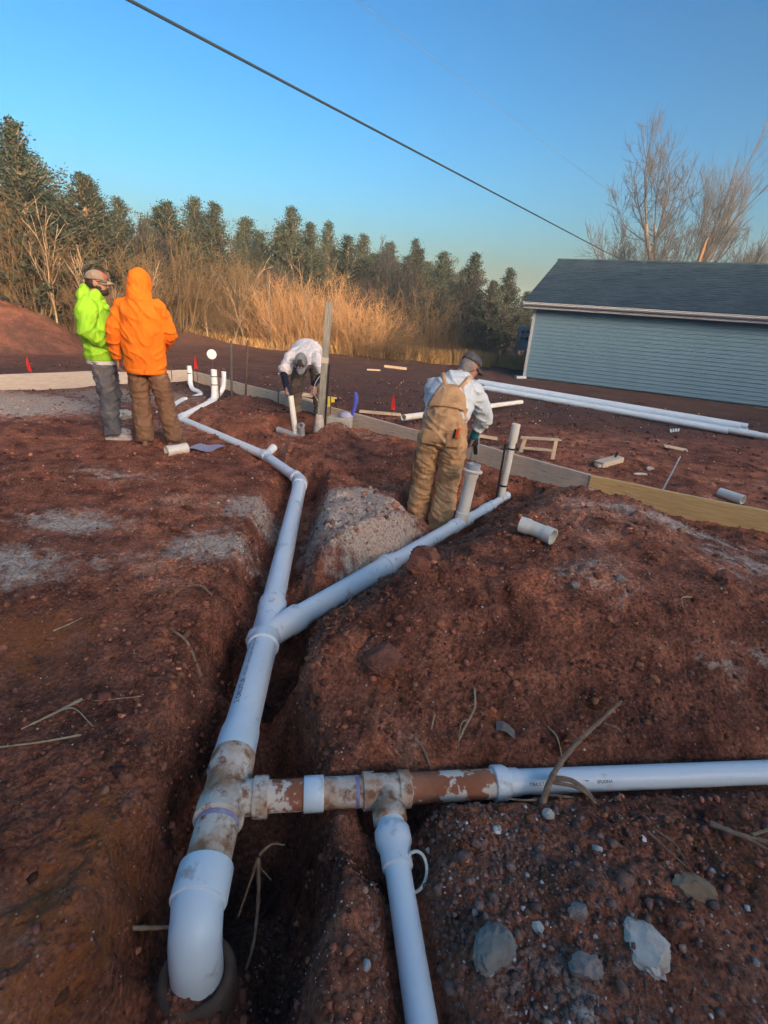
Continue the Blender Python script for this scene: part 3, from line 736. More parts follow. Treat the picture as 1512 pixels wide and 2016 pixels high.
gold = [(-5.1, 20.6, 2.6, 0), (-4.4, 20.9, 2.9, 1), (-4.1, 20.2, 2.4, 2), (-3.7, 20.6, 2.8, 0), (-3.2, 20.3, 2.6, 2), (-2.8, 20.8, 3.1, 1), (-2.25, 20.3, 2.5, 0), (-1.5, 19.9, 2.3, 2), (-.9, 19.6, 2.1, 0)]
for i, (x, y, h, k) in enumerate(gold):
    place_shrub(k, x, y, h*.92, 1.0, BRUSH, side[i]+' golden leafless shrub from the left in front of the cedars', 'golden dry shrubs at the wood edge', i*2.1)
olive = [(-.4, 19.3, 1.8, 2), (.25, 19.2, 1.4, 0), (1.2, 20, 1.45, 2), (2.1, 20.5, 1.55, 0), (3.1, 21, 1.65, 2), (4.0, 21.5, 1.7, 0), (-.2, 20.6, 2.4, 1), (1.6, 21.4, 2.3, 0), (-7.0, 22.0, 3.6, 0), (-8.6, 19.4, 3.6, 0), (-4.6, 22.0, 3.4, 0), (-10.2, 17.4, 3.6, 0), (-10.6, 15.6, 3.3, 1), (-5.86, 20.9, 3.3, 1), (-5.3, 21.3, 3.4, 3), (-9.9, 16.4, 3.5, 3), (-9.2, 16.9, 3.3, 1), (-8.5, 17.9, 3.5, 3), (-8.7, 16.6, 2.6, 0), (-7.9, 19.2, 3.7, 1), (-7.6, 20.0, 3.0, 2), (-7.1, 20.6, 3.6, 3), (-6.5, 21, 3.6, 1), (-6.7, 20.3, 2.4, 0), (-11.3, 15.4, 3.4, 3), (-6.0, 21.8, 3.9, 3), (-1.0, 21.4, 3.2, 3), (.8, 22, 3.3, 1), (2.3, 23, 2.6, 3), (-2.9, 22, 3.5, 1)]
for i, (x, y, h, k) in enumerate(sorted(olive)):
    place_shrub(k, x, y, h*.84, 1.1, BRUSHO, side[i]+' olive brown leggy bush from the left among the trees', 'olive brown bushes along the treeline', i*1.3)

def bare_tree(seed, H, levels=5, spread=.42, lean=(0, 0), r0=.17, forks=3, lift=.06):
    r_ = np.random.default_rng(seed); big = []; sm = []
    def grow(p, d, L, r, lv):
        n = 7
        P, dl = wander(p, d, L, n, r_, .07, lift); rr = np.linspace(r, r*.62, n); (big if lv <= 1 else sm).append((P, rr))
        if lv >= levels: return
        nb_ = forks + (1 if lv > 0 else 2)
        for k in range(nb_):
            q = r_.uniform(.35, 1.0) if k else 1.0; i = q*(n-1); i0 = min(n-2, int(i)); c = P[i0]*(1-(i-i0))+P[i0+1]*(i-i0)
            dd = (P[i0+1]-P[i0]); dd = dd/np.linalg.norm(dd); dd = dd*(1 if k else 1.6)+r_.normal(0, spread, 3)*(1 if k else .35)
            grow(c, dd, L*r_.uniform(.52, .78), max(.009, r*r_.uniform(.36, .58)*(1 if k else 1.25)), lv+1)
    grow((0, 0, -.2), (lean[0], lean[1], 1), H*.36, r0, 0)
    return stems_mesh('trunk', big, 7), stems_mesh('crown', sm, 3)
for seed, pos, H, lean, r0, sp, label in ((31, (16.9, 36, 0), 12.2, (-.03, 0), .26, .44, 'tall bare tree with upright trunk rising behind the house roof'),
                                         (32, (18.3, 38, 0), 11.6, (.06, 0), .22, .40, 'tallest bare tree leaning right behind the house roof'),
                                         (33, (19.0, 33, 0), 7.4, (.10, 0), .16, .45, 'shorter bushy bare tree at the right edge behind the roof'),
                                         (34, (15.3, 35, 0), 8.2, (-.20, 0), .13, .46, 'low spreading bare tree left of the tall trunk behind the roof'),
                                         (35, (21.5, 35, 0), 7.0, (.05, 0), .14, .45, 'small bare tree cut by the right picture edge')):
    t, c = bare_tree(seed, H*1.18, 6 if seed == 31 else 5, sp, lean, r0)
    o = tag(empty('bare_tree', pos), label, 'tree', 'bare trees behind the house'); link('trunk', t, BARK, o); link('crown', c, TWIG, o, False)
bm = NB(); sweep(bm, [(17.2, 34, 0), (17.35, 34, 4.5), (17.5, 34, 6.4), (17.56, 34.02, 6.9), (17.62, 34.02, 7.15)], [.16, .13, .11, .06, .03], 9)
single('broken_trunk', bm, simple('sun_toned_wood', (.15, .09, .05), (.09, .06, .04), 10, .85, .3), (17.25, 34, 0), 'splintered broken trunk with low sun painted in orange among the bare trees', 'trunk')  # orange tone stands in for low sun on the trunk
saps = [(-9.9, 15.5, 3.6, .10), (-9.25, 15.9, 3.3, -.05), (-8.7, 16.2, 2.6, .08), (-8.1, 17.0, 3.0, -.1), (-6.2, 20.1, 3.6, -.28), (-5.7, 19.9, 2.8, .2), (-3.5, 19.9, 3.3, .12), (-2.0, 20.0, 2.9, -.15), (4.35, 20.3, 1.9, .05), (-7.0, 19.6, 2.9, .15), (-4.6, 19.8, 3.2, -.1)]
SAP = [bare_tree(s, 3.0, 3, .30, (0, 0), .024, 2, .03) for s in (41, 42, 43)]
for i, (x, y, h, ln) in enumerate(sorted(saps)):
    o = empty('bare_sapling', (x, y, gz(x, y)), i*2.0); s = h/2.7; o.scale = (s, s, s); o.rotation_euler = (0, ln, i*.7)
    tag(o, side[i]+' thin pale bare sapling from the left before the treeline', 'sapling', 'pale saplings before the treeline')
    link('trunk', SAP[i % 3][0], PALEB, o); link('crown', SAP[i % 3][1], PALEB, o, False)

MIDT = [bare_tree(s, 4.6, 5, .40, (0, 0), .06, 3, .05) for s in (61, 62)]
for i, (x, y, h) in enumerate(((-9.0, 20.0, 4.6), (-6.0, 23.0, 4.6), (-.3, 24.5, 5.6), (.7, 24.8, 5.0), (2.6, 25.0, 4.3), (-1.4, 24.2, 4.4))):
    o = empty('slender_tree', (x, y, gz(x, y)), i*1.9); s = h/5.2; o.scale = (s, s, s); tag(o, side[i]+' slender grey leafless tree from the left among the cedars', 'tree', 'leafless trees among the cedars')
    link('trunk', MIDT[i % 2][0], BARK, o); link('crown', MIDT[i % 2][1], TWIG, o, False)

# dry grass along the foot of the trees
V = []; F_ = []; off = 0
for k in range(15000):
    x = rng.uniform(-8.5, 5.5); yb = 19.9-.02*x + (.0 if x < -1 else -.16*(x+1) + .085*(x+1)**1.5*.6)
    y = yb + abs(rng.normal(0, .55)); h = rng.uniform(.18, .62)*(1.0 if x > -4 else .7)
    if pnoise(np.array([x*.9]), np.array([y*.9]), 3)[0] < -.28: continue
    z = 0.0; a = rng.uniform(0, 6.28); c, s = math.cos(a)*.011, math.sin(a)*.011; lx, ly = rng.normal(0, .13, 2)*h*1.4
    V += [(x-c, y-s, z), (x+c, y+s, z), (x+c*.7+lx*.45, y+s*.7+ly*.45, z+h*.6), (x+lx, y+ly, z+h)]; F_.append((off, off+1, off+2, off+3)); off += 4
V = np.array(V); V[:, 2] += np.repeat(ground_h(V[::4, 0], V[::4, 1]), 4)-.02
tag(link('dry_grass', np_mesh('dry_grass', V, np.array(F_)), GRASS, None, False), 'strip of tall tan dry grass at the foot of the shrubs', kind='stuff')

# ------------------------------------------------------------------ DRAIN PIPES (glued up: one thing)
net = tag(empty('drain_pipe_network', (-.6, 2.4, -.25)), 'glued white drain pipe run with wye, risers and muddy old tees in the trench', 'pipe')
def V3(p): return Vector(p)
def run_pipe(name, a, b, r, mat, par=net, seg=28):
    a, b = V3(a), V3(b); L = (b-a).length
    bm = NB(); lathe(bm, a, b, [(0, r), (L, r)], seg); return obj(name, bm, mat, par, angle=40)
def collar(name, a, b, r, mat, par=net, lip=.006, seg=28):
    """socket with a rounded lip at both ends"""
    a, b = V3(a), V3(b); L = (b-a).length
    bm = NB(); lathe(bm, a, b, [(0, r-lip), (.001, r-lip*.3), (lip, r), (L-lip, r), (L-.001, r-lip*.3), (L, r-lip)], seg); return obj(name, bm, mat, par, angle=40)
def lerp(a, b, t): return V3(a).lerp(V3(b), t)
RM = .075
# the down-turned elbow nearest the camera
d0 = (V3(MAIN[1])-V3(MAIN[0])).normalized()
e0 = V3((-.473, 1.005, -.064))
pts = bez([e0, e0-d0*.02, (-.464, .962, -.070), (-.458, .932, -.090), (-.454, .913, -.132), (-.452, .905, -.19), (-.452, .902, -.40)], 6)
bm = NB(); sweep(bm, pts, [.0765]*len(pts), 28); el = obj('elbow', bm, PVC2, net, angle=60)
collar('elbow_socket', e0-d0*.015, e0+d0*.095, .087, PVC2, el)
bm = NB(); lathe(bm, (-.452, .902, -.66), (-.452, .900, -.17), [(0, .122), (.36, .118), (.41, .114), (.435, .104), (.43, .082), (.33, .077)], 28)
obj('muddy_hub', bm, simple('mud_caked_hub', (.085, .055, .04), (.15, .10, .07), 14, .9, .5, 40, .006), net)
run_pipe('old_pipe', e0+d0*.08, MAIN[1], .074, OLDW)
collar('primer_band', V3(MAIN[1])-d0*.02, V3(MAIN[1])+d0*.004, .0755, PRIMER)
# old muddy tee
t0, t1 = V3(MAIN[1]), V3(MAIN[2]); tc = lerp(t0, t1, .42)
bm = NB(); lathe(bm, t0, t1, [(0, .080), (.004, .088), (.085, .088), (.10, .079), ((t1-t0).length-.10, .079), ((t1-t0).length-.085, .088), ((t1-t0).length, .086)], 30)
tee = obj('old_tee', bm, OLDW, net, angle=40)
o0 = V3(OLD[0]); o1 = V3(OLD[1]); do = (o1-o0).normalized()
bm = NB(); lathe(bm, o0, o0+do*.16, [(0, .064), (.10, .062), (.105, .062)], 28); obj('branch_neck', bm, OLDW, tee, angle=40)
collar('branch_hub', o0+do*.098, o0+do*.152, .073, OLDW, tee)
# old branch to the right
run_pipe('old_branch_pipe', o0+do*.14, lerp(o0, o1, .50), .056, OLDR)
collar('repair_coupling', lerp(o0, o1, .475), lerp(o0, o1, .60), .0635, PVC2, lip=.002)
run_pipe('old_branch_pipe', lerp(o0, o1, .58), lerp(o0, o1, .885), .056, OLDW)
collar('primer_band', lerp(o0, o1, .80), lerp(o0, o1, .825), .0572, PRIMER, lip=.001)
s0, s1 = V3((.0, 1.4205, -.06)), V3((.185, 1.4505, -.06)); ds = (s1-s0).normalized(); L = (s1-s0).length
bm = NB(); lathe(bm, s0, s1, [(0, .060), (.004, .068), (.045, .068), (.05, .060), (L-.05, .060), (L-.045, .068), (L-.004, .068), (L, .060)], 28)
st = obj('small_old_tee', bm, OLDW, net, angle=40)
b0, b1 = V3(BOT[0]), V3(BOT[1]); db_ = (b1-b0).normalized()
bm = NB(); lathe(bm, b0, b1, [(0, .058), (.075, .056), (.085, .062), (.128, .062), (.132, .055)], 28); obj('tee_branch', bm, OLDW, st, angle=40)
run_pipe('old_branch_pipe', s1-ds*.03, (.53, 1.5045, -.06), .056, OLDR)
# white bushing and pipe to the right
w0 = V3((.515, 1.5025, -.06)); w1 = V3((.60, 1.516, -.06)); dw = (w1-w0).normalized(); dr = (V3(OLD[3])-V3(OLD[2])).normalized()
bm = NB(); lathe(bm, w0, w0+dw*.12, [(0, .058), (.003, .067), (.045, .067), (.062, .058), (.066, .054), (.105, .053), (.108, .047)], 28); obj('reducer', bm, PVC2, net, angle=40)
rp_ = run_pipe('branch_pipe', w0+dw*.10, OLD[3], .0475, PVC)
run_pipe('branch_pipe', V3(OLD[3])-dr*.01, OLD[4], .0475, PVC)
bm = NB(); pts = [V3((.885, 1.5525, -.0575)) + Vector((0.006*math.sin(k*.9), -.049*math.cos(k*.22-.7), .049*math.sin(k*.22+.87))) for k in range(9)]; sweep(bm, pts, .0012, 5); obj('hair_crack', bm, INK, rp_)
# white bushing and pipe towards the camera
bm = NB(); lathe(bm, b0+db_*.125, b1+db_*.05, [(0, .050), (.03, .050), (.032, .058), (.04, .0635), (.085, .0635), (.095, .058), (.11, .053), (.165, .052), (.168, .044)], 8 if False else 28); obj('reducer', bm, PVC2, net, angle=40)
run_pipe('branch_pipe', b1, BOT[2], .0435, PVC); run_pipe('branch_pipe', BOT[2], BOT[3], .0435, PVC)
bm = NB(); c = V3((.195, 1.135, -.06)); u = Vector((1, .05, .15)).normalized(); v = Vector((0, .75, .66)).normalized()
pts = [c + u*(.040*math.cos(a)) + v*(.056*math.sin(a)) for a in np.linspace(R(-165), R(165), 30)]; sweep(bm, pts, .0055, 8); obj('hanging_loop', bm, PVCC, net)
# main run upwards
d1 = (V3(MAIN[3])-V3(MAIN[2])).normalized(); d2 = (V3(MAIN[4])-V3(MAIN[3])).normalized()
m2 = V3(MAIN[2])
bm = NB(); lathe(bm, m2-d1*.02, m2+d1*.19, [(0, .083), (.145, .083), (.185, .076), (.21, .0755)], 28); obj('bell_end', bm, PVC, net, angle=40)
mp = run_pipe('main_pipe', m2+d1*.15, MAIN[3], RM, PVC, seg=36)
wy = V3(MAIN[3]); wd = (V3(WYE[1])-V3(WYE[0])).normalized()
bm = NB(); lathe(bm, wy-d1*.045, wy+d2*.42, [(0, .080), (.004, .087), (.085, .087), (.10, .080), (.36, .080), (.375, .086), (.46, .086), (.465, .078)], 32); wye = obj('wye_fitting', bm, PVC2, net, angle=40)
bq0 = V3(WYE[0])-wd*.10
bm = NB(); lathe(bm, bq0, bq0+wd*.42, [(0, .05), (.04, .078), (.26, .078), (.275, .084), (.355, .084), (.36, .074)], 32); obj('wye_branch', bm, PVC2, wye, angle=40)
run_pipe('main_pipe', wy+d2*.38, V3(MAIN[4])-d2*.05, .072, PVC)
# elbow where the run turns left
f0, f1, f2, f3 = [V3(p) for p in FAR]; df = (f1-f0).normalized()
pts = bez([f0-d2*.16, f0-d2*.06, f0+(df-d2)*.012, f0+df*.06, f0+df*.14], 6)
bm = NB(); sweep(bm, pts, list(np.linspace(.073, .064, len(pts))), 26); e2 = obj('elbow', bm, PVC2, net, angle=60)
collar('elbow_socket', f0-d2*.20, f0-d2*.10, .081, PVC2, e2); collar('elbow_socket', f0+df*.10, f0+df*.17, .072, PVC2, e2)
run_pipe('main_pipe', f0+df*.13, f1, .057, PVC)
df2 = (f2-f1).normalized(); run_pipe('main_pipe', f1, f2-df2*.03, .057, PVC)
collar('coupling', f1-df*.07, f1+df*.07, .066, PVC2)
bm = NB(); lathe(bm, f1-df*.02, f1+Vector((.10, .22, .10)), [(0, .045), (.12, .05), (.20, .05), (.20, .043), (.15, .043)], 22); obj('side_stub', bm, PVC2, net, angle=40)
df3 = (f3-f2).normalized()
pts = bez([f2-df2*.16, f2-df2*.06, f2+(df3-df2)*.012, f2+df3*.06, f2+df3*.16], 6)
bm = NB(); sweep(bm, pts, .063, 24); obj('elbow', bm, PVC2, net, angle=60)
run_pipe('main_pipe', f2+df3*.12, f3, .055, PVC)
pts = bez([f3-df3*.12, f3, f3+df3*.12+Vector((0, 0, .03)), f3+df3*.17+Vector((0, 0, .12)), f3+df3*.18+Vector((0, 0, .25))], 6)
bm = NB(); sweep(bm, pts, .060, 22); obj('elbow', bm, PVC2, net, angle=60)
q = f3+df3*.18
bm = NB(); lathe(bm, q+Vector((0, 0, .18)), q+Vector((0, 0, .53)), [(0, .052), (.35, .052), (.35, .045), (.2, .045)], 22); rs = obj('riser', bm, PVC, net, angle=40)
for z in (.27, .41): collar('strap', q+Vector((0, 0, z)), q+Vector((0, 0, z+.014)), .055, BLACK, rs, lip=.001)
run_pipe('rod', q+Vector((.075, 0, .05)), q+Vector((.085, 0, .54)), .012, STEEL, rs, 8)
# stub with its own risers at the far left
run_pipe('branch_pipe', STUB[0], STUB[1], .045, PVC)
pts = bez([STUB[1], (-3.60, 9.10, -.03), (-3.52, 9.32, .0), (-3.60, 9.50, .02), (-3.78, 9.66, .05), (-3.85, 9.75, .14), (-3.86, 9.78, .30), (-3.87, 9.78, .45)], 6)
bm = NB(); sweep(bm, pts, .043, 20); r1 = obj('riser', bm, PVC, net, angle=60)
collar('strap', (-3.865, 9.78, .31), (-3.866, 9.78, .325), .046, BLACK, r1, lip=.001)
pts = bez([(-3.22, 8.86, -.03), (-3.16, 9.05, .02), (-3.10, 9.2, .10), (-3.06, 9.27, .22), (-3.05, 9.28, .46)], 6)
bm = NB(); sweep(bm, pts, .042, 20); obj('riser', bm, PVC, net, angle=60)
# wye branch up to the closet riser
w = [V3(p) for p in WYE]; dA = (w[1]-w[0]).normalized(); dB = (w[2]-w[1]).normalized(); dC = (w[3]-w[2]).normalized(); dD = (w[4]-w[3]).normalized()
run_pipe('wye_pipe', w[0]+wd*.24, w[1], .0705, PVC)
bm = NB(); lathe(bm, w[1]-dA*.045, w[1]+dB*.09, [(0, .074), (.003, .081), (.055, .081), (.062, .072), (.075, .066), (.13, .066), (.135, .058)], 28); obj('reducing_coupling', bm, PVC2, net, angle=40)
run_pipe('wye_pipe', w[1], w[2]-dB*.03, .0555, PVC)
bm = NB(); lathe(bm, w[2]-dB*.13, w[2]+dC*.18, [(0, .056), (.003, .064), (.06, .064), (.066, .058), (.235, .058), (.24, .064), (.28, .064), (.30, .05), (.31, .045)], 26); ct = obj('closet_tee', bm, PVC2, net, angle=40)
rb = w[2]+dC*.02
top = rb+Vector((.045, .03, .50)); ax = (top-rb).normalized()
bm = NB(); lathe(bm, rb, top, [(0, .062), (.10, .062), (.105, .053), (.42, .053), (.43, .060), (.475, .060)], 26); cr = obj('closet_riser', bm, PVCC, net, angle=40)
bm = NB(); lathe(bm, top-ax*.035, top+ax*.0, [(0, .060), (.008, .085), (.013, .088), (.024, .088), (.028, .080), (.03, .06)], 28); obj('closet_flange', bm, PVCC, cr, angle=40)
bm = NB(); lathe(bm, top-ax*.01, top+ax*.07, [(0, .062), (.055, .062), (.058, .056), (.058, .036), (.045, .034)], 28); obj('test_plug', bm, PVCG, cr, angle=40)
run_pipe('wye_pipe', w[2]+dC*.14, w[3], .043, PVC)
collar('coupling', w[3]-dC*.09, w[3]+dD*.02, .053, PVC2); collar('coupling', w[3]+dD*.05, w[3]+dD*.13, .046, PVC2)
run_pipe('wye_pipe', w[3], w[4], .036, PVC); collar('end_cap', w[4]-dD*.06, w[4]+dD*.02, .043, PVC2)
v0, v1 = V3((1.165, 4.87, -.05)), V3((1.195, 4.86, .77)); dv = (v1-v0).normalized()
bm = NB(); lathe(bm, v0, v1, [(0, .034), (.62, .034), (.625, .042), (.80, .042), (.805, .036), (.7, .034)], 22); vr = obj('vent_riser', bm, PVCC, net, angle=40)
for z in (.17, .55): collar('strap', v0+dv*z, v0+dv*(z+.018), .037, BLACK, vr, lip=.001)
run_pipe('rod', v0+Vector((-.045, 0, 0)), v0+Vector((-.040, 0, .60)), .010, BLACK, vr, 8)

# lettering printed along the pipes
def lettering(txt, start, direction, up, size, par):
    cu = bpy.data.curves.new('lettering', 'FONT'); cu.body = txt; cu.size = size; cu.align_x = 'LEFT'; cu.align_y = 'CENTER'
    tmp = bpy.data.objects.new('lettering', cu); COL.objects.link(tmp)
    dg = bpy.context.evaluated_depsgraph_get(); me_ = bpy.data.meshes.new_from_object(tmp.evaluated_get(dg)); bpy.data.objects.remove(tmp)
    X = V3(direction).normalized(); Z = V3(up); Z = (Z-X*Z.dot(X)).normalized(); Y = Z.cross(X)
    M_ = Matrix((X, Y, Z)).transposed().to_4x4(); M_.translation = V3(start)
    me_.transform(M_); me_.transform(Matrix.Translation(-root_loc(par)))
    return link('lettering', me_, INK, par, False)
upm = Vector((-.30, -.62, .72)).normalized(); X = d1.copy(); nn_ = (upm-X*upm.dot(X)).normalized()
base = m2+d1*.24
lettering('2 ORUTUR', base+nn_*(RM+.0015), d1, nn_, .036, mp)
lettering('PVC-DWV  ASTM D2665  NSF-dwv  6 IN  SDR-35', base+d1*.19+nn_*(RM+.0015), d1, nn_, .0185, mp)
nr_ = Vector((0, -.80, .60)); nr_ = (nr_-dr*nr_.dot(dr)).normalized()
lettering('SPUONA', V3(OLD[2])+dr*.33+nr_*.049, dr, nr_, .017, rp_); lettering('T3HULT', V3(OLD[2])+dr*.05+nr_*.049, dr, nr_, .017, rp_)

# ------------------------------------------------------------------ loose pipe
def hollow(bm, a, b, r, t=.006, seg=24, bell=None):
    a, b = V3(a), V3(b); L = (b-a).length; u_, v_ = perp(b-a)
    prof = [(0, r), (L, r)] if bell is None else [(0, r*1.10), (bell, r*1.10), (bell+.02, r), (L-bell-.02, r), (L-bell, r*1.10), (L, r*1.10)]
    outer = prof; inner = [(p, q_-t) for p, q_ in reversed(prof)]
    lathe(bm, a, b, outer+inner+[outer[0]], seg, caps=False); return bm
bm = NB(); 
z0 = gz(.91, 3.0)
ptsA = bez([(.875, 3.02, z0+.075), (.935, 2.985, z0+.072), (1.0, 2.935, z0+.066), (1.05, 2.885, z0+.062)], 6); n_ = len(ptsA)
radA = [.052 if (i < 6 or i > n_-7) else .046 for i in range(n_)]
def hollow_sweep(bm, P, rad, t, seg=26):
    d = (P[1]-P[0]).normalized(); u_, v_ = perp(d); outer = []; inner = []
    for i in range(len(P)):
        d2 = (P[min(i+1, len(P)-1)]-P[max(i-1, 0)]).normalized(); q_ = d.rotation_difference(d2); u_ = q_ @ u_; v_ = q_ @ v_; d = d2
        outer.append(ring(bm, P[i], u_, v_, rad[i], seg)); inner.append(ring(bm, P[i], u_, v_, rad[i]-t, seg))
    loop = outer + list(reversed(inner))
    for i in range(len(loop)): bridge(bm, loop[i], loop[(i+1) % len(loop)])
    bmesh.ops.recalc_face_normals(bm, faces=bm.faces)
hollow_sweep(bm, ptsA, radA, .006)
single('loose_pipe_bend', bm, PVCC, (.97, 2.95, z0), 'short cream pipe bend with two hubs lying on the red mound', 'pipe fitting')
z0 = gz(3.84, 5.42); bm = NB(); hollow(bm, (3.74, 5.50, z0+.055), (3.86, 5.27, z0+.055), .052, .006)
single('loose_coupling', bm, PVCC, (3.8, 5.38, z0), 'short white pipe coupling lying beyond the yellow form board', 'pipe fitting')
z0 = gz(-2.36, 5.52); bm = NB(); hollow(bm, (-2.46, 5.42, z0+.05), (-2.30, 5.60, z0+.055), .055, .006, bell=.05)
single('loose_elbow', bm, PVCC, (-2.37, 5.5, z0), 'short white pipe hub lying by the paper sheet', 'pipe fitting')
z0 = gz(-2.18, 5.68); bm = NB()
g_ = [[bm.verts.new((-2.30+.30*i/8+.06*j/6, 5.60+.28*j/6-.03*i/8, gz(-2.2, 5.7)+.045+.012*math.sin(i*.8+j*.5))) for j in range(7)] for i in range(9)]
for i in range(8):
    for j in range(6): bm.faces.new((g_[i][j], g_[i+1][j], g_[i+1][j+1], g_[i][j+1]))
bmesh.ops.solidify(bm, geom=bm.faces[:], thickness=.0015)
single('paper_plan', bm, PAPER, (-2.15, 5.72, z0), 'bluish sheet of paper lying on the dirt by the pipes', 'paper')
# long loose pipe across the form board
bm = NB(); hollow(bm, (.17, 7.25, .275), (2.72, 10.95, .10), .045, .005)
single('loose_pipe', bm, PVCC, (.17, 7.25, .2), 'long white pipe leaning over the form board behind the man in overalls', 'pipe')
# bundle of long pipes
PD = (V3((6.80, 9.97, 0))-V3((2.286, 13.925, 0))).normalized(); PS = Vector((PD.y, -PD.x, 0))     # PS points towards the camera
PVCN = simple('new_bluish_pvc', (.70, .84, .90), (.62, .75, .82), 2.5, .32, .03, 30, .002, .4)
bm = NB(); hollow(bm, Vector((0, 0, 0)), Vector((6.05, 0, 0)), .055, .006, 20); me0 = bpy.data.meshes.new('long_pipe'); bm.to_mesh(me0); bm.free(); me0.materials.append(PVCN)
me0.polygons.foreach_set('use_smooth', np.ones(len(me0.polygons), bool)); me0.set_sharp_from_angle(angle=R(40))
rowlab = ['rearmost long white pipe of the bundle on the ground', 'second long white pipe from the rear of the bundle', 'third long white pipe from the rear in the bundle', 'fourth long white pipe from the rear sticking out further right', 'frontmost long white pipe of the bundle nearest the form boards', 'upper long white pipe resting on the rear of the bundle', 'upper long white pipe resting on the middle of the bundle']
for k, (off, dz, sl_) in enumerate(((0, 0, -.05), (.135, 0, .02), (.27, 0, .20), (.405, 0, .42), (.54, 0, -.22), (.068, .088, .0), (.338, .088, -.08))):
    o = link('long_pipe', me0, None); p = V3((2.25, 13.80, 0))+PS*off+PD*sl_
    o.location = (p.x, p.y, .062+dz); o.rotation_euler = (0, 0, math.atan2(PD.y, PD.x)+.004*((k*3) % 5-2)); tag(o, rowlab[k], 'pipe', 'long white pipes bundled on the ground')
# pipe held by the bent man with a small tee at its foot
pf = tag(empty('held_pipe', (-1.33, 7.05, -.05)), 'upright white pipe with side stub held by the bent man', 'pipe')
run_pipe('pipe', (-1.335, 7.08, -.06), (-1.43, 7.17, .47), .040, PVCC, pf)
run_pipe('foot_pipe', (-1.62, 7.20, -.03), (-1.12, 6.98, -.10), .046, PVCG, pf)
bm = NB(); hollow(bm, (-1.245, 7.06, -.06), (-1.250, 7.02, .10), .042, .008); obj('side_stub', bm, PVCG, pf, angle=40)
bm = NB(); hollow(bm, (-1.250, 7.10, .085), (-1.252, 6.98, .10), .040, .008); obj('side_socket', bm, PVCG, pf, angle=40)
bm = NB(); lathe(bm, (-3.17, 19.07, -.1), (-3.2, 19.07, .42), [(0, .06), (.51, .06), (.51, .05), (.3, .05)], 20)
single('cleanout_stub', bm, PVCC, (-3.17, 19.07, 0), 'short upright white pipe stub far off before the golden shrubs', 'pipe')
dk = tag(empty('round_plug', (-3.37, 9.62, 0)), 'round white plug held up on a thin stake behind the risers', 'plug')
bm = NB(); lathe(bm, (-3.36, 9.57, .71), (-3.36, 9.63, .71), [(0, .03), (.003, .085), (.02, .088), (.03, .06), (.055, .055)], 26); obj('disc', bm, PVC2, dk, angle=40)
run_pipe('stake', (-3.37, 9.64, -.1), (-3.36, 9.635, .76), .008, STEEL, dk, 6)

# ------------------------------------------------------------------ form boards and stakes
def board(a, b, z0, z1, mat, label, th=.040, warp=0.0):
    a, b = V3((*a, 0)), V3((*b, 0)); d = (b-a).normalized(); s = Vector((-d.y, d.x, 0)); n_ = 14; bm = NB(); rings = []
    for k in range(n_+1):
        p = a.lerp(b, k/n_) + s*(warp*math.sin(k*1.1)+.002*random.uniform(-1, 1)); zz = .003*random.uniform(-1, 1)
        rings.append([bm.verts.new(p+s*q_+Vector((0, 0, z+zz))) for q_, z in ((-th/2, z0), (th/2, z0), (th/2, z1-.004), (th/2-.004, z1), (-th/2+.004, z1), (-th/2, z1-.004))])
    for i in range(n_): bridge(bm, rings[i], rings[i+1])
    bm.faces.new(list(reversed(rings[0]))); bm.faces.new(rings[-1])
    bmesh.ops.recalc_face_normals(bm, faces=bm.faces)
    me_ = bpy.data.meshes.new('form_board'); ang = math.atan2(d.y, d.x)
    bm.transform(Matrix.Rotation(-ang, 4, 'Z') @ Matrix.Translation(-a)); bm.to_mesh(me_); bm.free()
    o = link('form_board', me_, mat, None, False); o.location = a; o.rotation_euler = (0, 0, ang)
    return tag(o, label, 'board', 'form boards around the slab')
PALEBD = simple('dusty_pale_board', (.50, .46, .40), (.40, .36, .31), 4, .9, .3, 30, .003, .1, stretch=(1.5, 12, 12))
board((-8.6, 5.15), (-5.35, 9.58), -.12, .27, PALEBD, 'dusty pale form board at the left edge behind the men in hoodies')
board((-5.32, 9.62), (-4.25, 10.90), -.12, .24, PALEBD, 'short pale form board right of the orange hoodie')
board((-4.18, 10.83), (-1.88, 8.88), -.10, .215, WOODG, 'grey form board behind the white risers', warp=.006)
fb = board((-1.86, 8.86), (1.03, 6.20), -.06, .205, WOODG, 'grey form board running past the square post', warp=.006)
board((1.05, 6.185), (2.115, 5.135), -.05, .235, WOODG, 'grey form board behind the riser with black straps', warp=.004)
board((2.12, 5.12), (4.9, 3.60), -.07, .235, WOODY, 'fresh yellow form board at the right edge', warp=.004)
bm = NB()
for q_ in ((0, .0), (.022, .03)):
    pass
da = (V3((2.115, 5.135, 0))-V3((1.05, 6.185, 0))).normalized(); sa = Vector((-da.y, da.x, 0))*-1
mk = V3((1.44, 5.80, 0))
for k, (p0, p1) in enumerate((((-.03, .20), (-.012, .10)), ((.03, .21), (-.005, .10)), ((-.008, .12), (-.012, .02)))):
    a_ = mk+da*p0[0]+sa*.0235+Vector((0, 0, p0[1])); b_ = mk+da*p1[0]+sa*.0235+Vector((0, 0, p1[1])); e_ = (b_-a_).normalized(); w_ = e_.cross(sa)*.007
    bm.faces.new([bm.verts.new(a_+w_), bm.verts.new(a_-w_), bm.verts.new(b_-w_), bm.verts.new(b_+w_)])
bm.faces.ensure_lookup_table(); bmesh.ops.solidify(bm, geom=bm.faces[:], thickness=.001)
single('paint_mark', bm, YELL, (1.44, 5.80, .1), 'small yellow arrow mark sprayed on the grey form board', 'paint mark')
